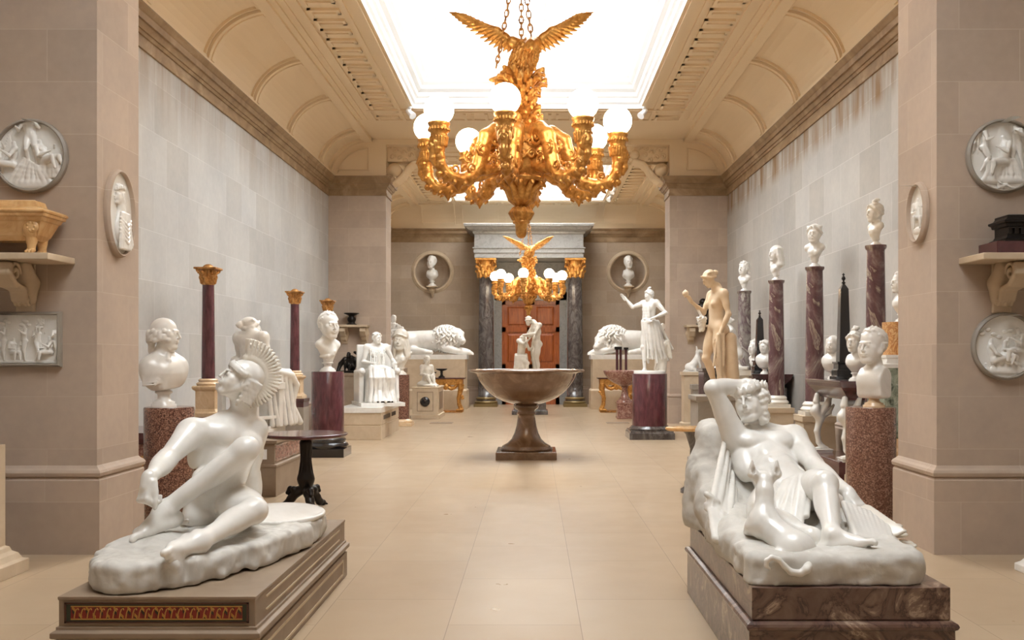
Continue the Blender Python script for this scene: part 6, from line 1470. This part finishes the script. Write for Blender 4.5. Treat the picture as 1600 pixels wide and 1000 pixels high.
    for s in (-1, 1):
        c = Carve(res); base = V((.03+s*.12, .03, 4.65)); tip = V((s*.62-.01, .05, 4.96)); d = tip-base
        el = base+V((s*.15,.02,.13)); 
        c.chain([base, base.lerp(el,.5), el, tip-d*.25], [.05,.045,.04,.024], .02)
        for i in range(15):
            t = i/14; p = base.lerp(el, min(1, t*2.2)) if t < .45 else el.lerp(tip, (t-.45)/.55*.8); L = .10+.07*sin(pi*min(1,t*.9))+.05*t
            dd = V((s*(.35+.85*t), .02, -.65+.95*t)).normalized(); c.cone(p, p+dd*L*.6, .024, .022, .005); c.cone(p+dd*L*.6, p+dd*L, .022, .008, .005)
            c.cone(p+V((0,-.025,0)), p+dd*L*.5+V((0,-.022,0)), .022, .014, .004)
        c.build('eagle_wing', g, root)
    # chains
    def chn(p, q, n, sag=0):
        b = MB(); p, q = V(p), V(q)
        for i in range(n):
            t0 = i/n; c0 = p.lerp(q, t0+.5/n)+V((0,0,-sag*sin(pi*(t0+.5/n)))); d = (q-p).normalized(); L = (q-p).length/n*.68
            u = d.cross(V((0,1,.2))).normalized(); w_ = d.cross(u); u = u if i % 2 else w_
            b.tube([c0+d*L*cos(a)+u*L*.5*sin(a) for a in np.linspace(0, 2*pi, 12)[:-1]], .0085, 6, closed=True)
        b.build('chain', M['gilt_dull'], root)
    chn((.0,0,4.66), (.0,0,6.0), 22); chn((-.25,.03,4.42), (-.12,.0,5.1), 12, .03); chn((.1,.03,4.7), (.03,0,5.3), 9)
    # one arm with its socket and globe, then copies
    def arm(i, ang):
        if i == 0:
            c = Carve(res)
            path = [(.16,0,3.66),(.3,0,3.74),(.42,0,3.66),(.47,0,3.5),(.52,0,3.34),(.62,0,3.24),(.74,0,3.21),(.86,0,3.24),(.94,0,3.33),(.95,0,3.42)]
            c.chain(path, [.065,.075,.075,.07,.068,.066,.062,.056,.052,.055], .02)
            c.chain([(.18,0,3.44),(.3,0,3.38),(.42,0,3.34),(.52,0,3.32)], [.06,.056,.052,.05], .02)
            for s in (-1, 1):
                spiral(c, .34, s*.055, 3.66, (1,0,0), (0,0,1), .1, 1.8, .018, .005, 1, 2)
                spiral(c, .50, s*.055, 3.52, (1,0,0), (0,0,1), .07, 1.6, .015, .005, -1, 1)
                spiral(c, .62, s*.052, 3.33, (1,0,0), (0,0,1), .065, 1.5, .014, .005, 1, 3)
                spiral(c, .80, s*.045, 3.30, (1,0,0), (0,0,1), .055, 1.5, .013, .005, -1, 0)
                spiral(c, .36, s*.045, 3.42, (1,0,0), (0,0,1), .06, 1.5, .014, .005, 1, 0)
                for t in range(8): p = V(path[2+min(t, 6)]).lerp(V(path[3+min(t, 6)]), .5); c.chain([p+V((0,s*.03,-.03)), p+V((.01,s*.055,-.055)), p+V((.03,s*.05,-.075))], [.022,.018,.01], .006)
            c.ball((.74,0,3.155), .034, .01); c.cone((.74,0,3.13), (.74,0,3.10), .018, .008, .008); c.ball((.95,0,3.24), .036, .01); c.ball((.88,0,3.185), .026, .01)
            a_ = c.build('arm', g, root); 
            b = MB(); b.lathe([(.05,3.36),(.062,3.4),(.05,3.43),(.058,3.47),(.07,3.56),(.082,3.6),(.078,3.615),(.092,3.63),(.098,3.66),(.092,3.68),(.102,3.695),(.104,3.715),(.09,3.72)], 32, (.95,0,0)); so = b.build('socket', g, a_)
            c = Carve(res*.9)
            for k in range(20): a = 2*pi*k/20; c.cone((.95+.095*cos(a),.095*sin(a),3.645),(.95+.09*cos(a),.09*sin(a),3.665),.013,.011,.003); c.cone((.95+.068*cos(a),.068*sin(a),3.5),(.95+.08*cos(a),.08*sin(a),3.58),.012,.012,.004)
            head_carve(c, frame((1.005,0,3.5),(1,0,-.1),(0,0,1),.62), hair='long', seed=1)
            c.chain([(1.01,0,3.44),(1.02,0,3.38),(1.0,0,3.32)], [.035,.032,.018], .01)
            mk = c.build('mask_ornament', g, a_)
            b = MB(); b.sphere((.95,0,3.84), .14, 32, 20); gl = b.build('lamp_globe', M['globe'], a_)
            arm.src = (a_, so, mk, gl)
        else:
            a_ = arm.src[0].copy(); COL.objects.link(a_); a_.parent = root
            for q in arm.src[1:]: r = q.copy(); COL.objects.link(r); r.parent = a_
        a_.rotation_euler = (0,0,ang)
    for k in range(8): arm(k, math.radians(-98+45*k))
    return root
ch = chandelier(); ch.location = (-.12, 9.5, 0); tag(ch, 'large gilt chandelier with an eagle and glowing globes hanging in the foreground', 'chandelier', 'gilt eagle chandeliers')
c2 = copy_tree(ch); c2.location = (-.14, 27.0, -.03); tag(c2, 'smaller-looking gilt chandelier far down the hall in front of the wooden door')
# real light from the lamps is the globes themselves

# ------------------------------------------------------------------ marble reliefs on the near piers
def relief_frame(b, rx, rz, w=.018, d=.05, n=72, rect=False):
    prof = [(0,.0),(0,-d*.9),(.25*w,-d),(.7*w,-d),(w,-d*.7),(w*1.2,-d*.7),(w*1.4,-d*.45),(w*1.4,0)]
    vs = []; 
    for o, y in prof:
        if rect: vs += [(-rx-o,y,-rz-o),(rx+o,y,-rz-o),(rx+o,y,rz+o),(-rx-o,y,rz+o)]
        else: vs += [((rx+o)*cos(2*pi*k/n), y, (rz+o)*sin(2*pi*k/n)) for k in range(n)]
    m = 4 if rect else n
    b.add(vs, [(i*m+k, (i+1)*m+k, (i+1)*m+(k+1) % m, i*m+(k+1) % m) for i in range(len(prof)-1) for k in range(m)], not rect)
def small_fig(c, x, z, f, kind, rz, hair='short', lean=0.0, fem=False):
    c.M = Matrix.Translation((x,0,z)) @ Matrix.Rotation(lean, 4, 'Y') @ Matrix.Rotation(rz, 4, 'Z') @ Matrix.Scale(f, 4); f = 1.0
    if kind == 'stand': J = stand_J(f, J=dict(wR=(.3,.3,1.25), eR=(.3,.1,1.15), eL=(-.3,.05,1.2), wL=(-.2,.3,1.4), kR=(.1,.2,.55)), X=dict(hf=((0,1,-.1),(0,0,1),dict(hair=hair))))
    elif kind == 'sit': J = sit_J(f, .35, J=dict(wL=(-.15,.4,.8), eL=(-.28,.15,.65), wR=(.1,.45,.6)), X=dict(hf=((0,1,-.1),(0,0,1),dict(hair=hair))))
    else: J = sit_J(f, .05, J=dict(kR=(.1,.4,.25), aR=(.1,.65,.06), kL=(-.1,.45,.1), aL=(-.1,.85,.06), chest=(0,-.1,.4), neck=(0,-.16,.6), head=(0,-.14,.78), sR=(.18,-.15,.54), sL=(-.18,-.15,.54)), X=dict(hf=((0,1,-.1),(0,0,1),dict(hair=hair))))
    J['hs'] = (1.15,); body_carve(c, J, f*1.15, fem=fem, feet=False)
    c.M = Matrix.Identity(4)
def relief(name, lab, loc, rz, rx, rz_, draw, rect=False, frame_m='grey_stone', res=.0033, depth=.75, sq=1, group=None):
    """draw(c) carves figures in the x-z plane facing -y"""
    root = empty(name, loc, rz); tag(root, lab, 'relief', group)
    b = MB(); relief_frame(b, rx, rz_, rect=rect); b.build('frame', M[frame_m], root)
    b = MB(); n = 72
    if rect: b.box(-rx, rx, -.015, 0, -rz_, rz_)
    else:
        b.add([(rx*cos(2*pi*k/n), -.015, rz_*sin(2*pi*k/n)) for k in range(n)]+[(rx*cos(2*pi*k/n), 0, rz_*sin(2*pi*k/n)) for k in range(n)], [tuple(range(n)), tuple(range(2*n-1, n-1, -1))]+[(k, n+k, n+(k+1) % n, (k+1) % n) for k in range(n)])
    b.build('ground', M['marble'], root)
    c = Carve(res); draw(c); me = c.mesh('relief_figures')
    co = np.zeros(len(me.vertices)*3, np.float32); me.vertices.foreach_get('co', co); co = co.reshape(-1, 3)
    co[:, 1] = np.clip(co[:, 1]*depth, -.2, .02)-.016
    if rect: co[:, 0] = np.clip(co[:, 0], -rx, rx); co[:, 2] = np.clip(co[:, 2], -rz_, rz_)
    else:
        q = np.sqrt((co[:, 0]/rx)**2+(co[:, 2]/rz_)**2); s_ = np.where(q > .99, .99/q, 1); co[:, 0] *= s_; co[:, 2] *= s_
    me.vertices.foreach_set('co', co.ravel()); me.update(); link_mesh('relief_figures', me, M['marble'], root)
    return root
def draw1(c):
    small_fig(c, -.16, -0.175, 0.26, 'sit', pi-1.0, 'curls', .1); small_fig(c, .16, -0.145, 0.26, 'sit', pi+1.0, 'wreath', -.35); small_fig(c, .02, -0.095, 0.26, 'stand', pi, 'curls', -.1); small_fig(c, -.24, -0.215, 0.221, 'stand', pi+.3, 'bun', -.1, True)
    for s, x0 in ((-1,-.13),(1,.22)):
        for i in range(9): t = i/8; c.chain([(x0+s*.02,.0,.06),(x0+s*(.04+.05*t),0,.16-.02*i),(x0+s*(.02+.13*t),0,.19-.045*i)], [.011,.012,.006], .004)
    folds(c, [(-.05+.018*i,-.02,-.02-.01*i) for i in range(8)], [(-.16+.045*i,-.01,-.2) for i in range(8)], .012, .018, .01)
    folds(c, [(.1+.015*i,-.02,.0) for i in range(8)], [(.08+.025*i,-.01,-.16) for i in range(8)], .012, .018, .01)
    c.ell((0,.0,-.22),(.2,.03,.04),.02)
def draw2(c):
    for i, (x, k) in enumerate(((-.42,'stand'),(-.34,'sit'),(-.22,'stand'),(-.14,'stand'),(-.05,'sit'),(.04,'stand'),(.12,'sit'),(.2,'stand'),(.31,'stand'),(.40,'sit'),(.46,'stand'))):
        small_fig(c, x, -.175, .165+.012*(i % 2), k, pi+(-.9 if i % 2 else .8), 'curls' if i % 2 else 'short')
    for i in range(16): x = -.3+.16*(i//4)+.02*(i % 4); c.ell((x, 0, .13+.02*sin(i*2)), (.018,.02,.014), .01)
    c.box((0,.01,-.175),(.48,.02,.012),.004,.01); small_fig(c, .33, 0.045, 0.117, 'sit', pi, 'curls')
def draw3(c):
    small_fig(c, .0, -0.175, 0.299, 'sit', pi-1.1, 'bun', 0, True); small_fig(c, -.17, -0.135, 0.221, 'stand', pi+1.2, 'curls', .1); small_fig(c, -.22, 0.005, 0.169, 'stand', pi, 'curls'); small_fig(c, .13, -0.115, 0.221, 'stand', pi-1.0, 'curls', -.1); small_fig(c, .2, -0.165, 0.182, 'sit', pi+1, 'curls')
    folds(c, [(-.08+.02*i,-.02,-.03) for i in range(9)], [(-.15+.035*i,-.01,-.17) for i in range(9)], .014, .018, .01); c.ell((0,0,-.19),(.2,.03,.03),.02)
    small_fig(c, -.03, -0.255, 0.13, 'lie', pi+1.3, 'curls')
def draw4(c):
    small_fig(c, -.09, -0.135, 0.247, 'lie', pi+1.4, 'curls', .1); small_fig(c, .10, -0.135, 0.247, 'sit', pi-1.2, 'curls'); small_fig(c, -.02, -0.145, 0.195, 'sit', pi+.9, 'curls', .2)
    for i in range(8): c.chain([(-.2+.05*i,0,-.14),(-.19+.05*i,0,-.17-.006*i)], .012, .006)
    for i in range(9): c.ell((-.18+.045*i, 0, .1+.03*sin(i*1.7)), (.024,.014,.016), .012)
    c.ell((0,0,-.19),(.17,.02,.03),.02)
def draw_profile(c):
    hd = frame((-.03,0,.15),(-1,-.05,0),(0,0,1),.72); head_carve(c, hd, hair='wreath', seed=4)
    c.cone((.0,0,.12),(.02,0,-.02),.05,.06,.03); c.ell((.04,0,-.12),(.13,.07,.14),.04)
    folds(c, [(-.05+.02*i,-.05,.0) for i in range(8)], [(-.06+.034*i,-.05,-.28) for i in range(8)], .014, .02, .008)
    for i in range(5): c.chain([(-.07,-.05,-.04-.03*i),(.04,-.075,-.1-.035*i),(.15,-.04,-.04-.03*i)], .012, .006)
def draw_small(c):
    small_fig(c, .0, -0.155, 0.247, 'sit', pi+1.0, 'bun', 0, True); c.ell((0,0,-.14),(.11,.02,.03),.02)
    for i in range(5): c.chain([(.03,0,.06),(.08+.01*i,0,.08-.02*i),(.11,0,.02-.03*i)], [.01,.01,.005], .004)
relief('round_relief', 'round white marble relief of winged figures, left near pier above the sarcophagus', (wx(46,7.46), 7.5, wz(243,7.46)), 0, .265, .265, draw1)
relief('rectangular_relief', 'rectangular white marble relief of small figures, left near pier below the shelf', (wx(99,7.5)-.02-.48, 7.5, wz(530,7.46)), 0, .47, .19, draw2, rect=True)
relief('round_relief', 'round white marble relief of a woman with children, right near pier above the casket', (wx(1570,7.46), 7.5, wz(243,7.46)), 0, .265, .265, draw3)
relief('round_relief', 'round white marble relief of reclining putti, right near pier below the shelf', (wx(1573,7.46), 7.5, wz(541,7.46)), 0, .24, .24, draw4)
relief('oval_relief', 'tall oval white medallion with a profile bust, inner face of left near pier', (PL, 7.87, wz(334,7.87)), pi/2, .235, .335, draw_profile, frame_m='pier')
relief('oval_relief', 'narrow oval white medallion with a small figure, inner face of right near pier', (PR, 7.82, wz(333,7.82)), -pi/2, .165, .225, draw_small, frame_m='pier')
# ------------------------------------------------------------------ camera, light, view
cam = bpy.data.cameras.new('camera'); cam.sensor_width = 36; cam.lens = 36*F/1600
cam.shift_x = -(CX-800)/1600; cam.shift_y = (CY-500)/1600
co = bpy.data.objects.new('camera', cam); COL.objects.link(co); co.location = (0, 0, EYE); co.rotation_euler = (pi/2, 0, 0); scene.camera = co
w = bpy.data.worlds.new('world'); scene.world = w; w.use_nodes = True; w.node_tree.nodes['Background'].inputs[0].default_value = (.8,.85,1,1); w.node_tree.nodes['Background'].inputs[1].default_value = 1
scene.view_settings.view_transform = 'Standard'; scene.view_settings.look = 'None'; scene.view_settings.exposure = .04; scene.view_settings.gamma = 1
scene.view_settings.use_curve_mapping = False
scene.cycles.use_denoising = True; scene.cycles.max_bounces = 7; scene.cycles.diffuse_bounces = 5; scene.cycles.glossy_bounces = 3; scene.cycles.sample_clamp_indirect = 6
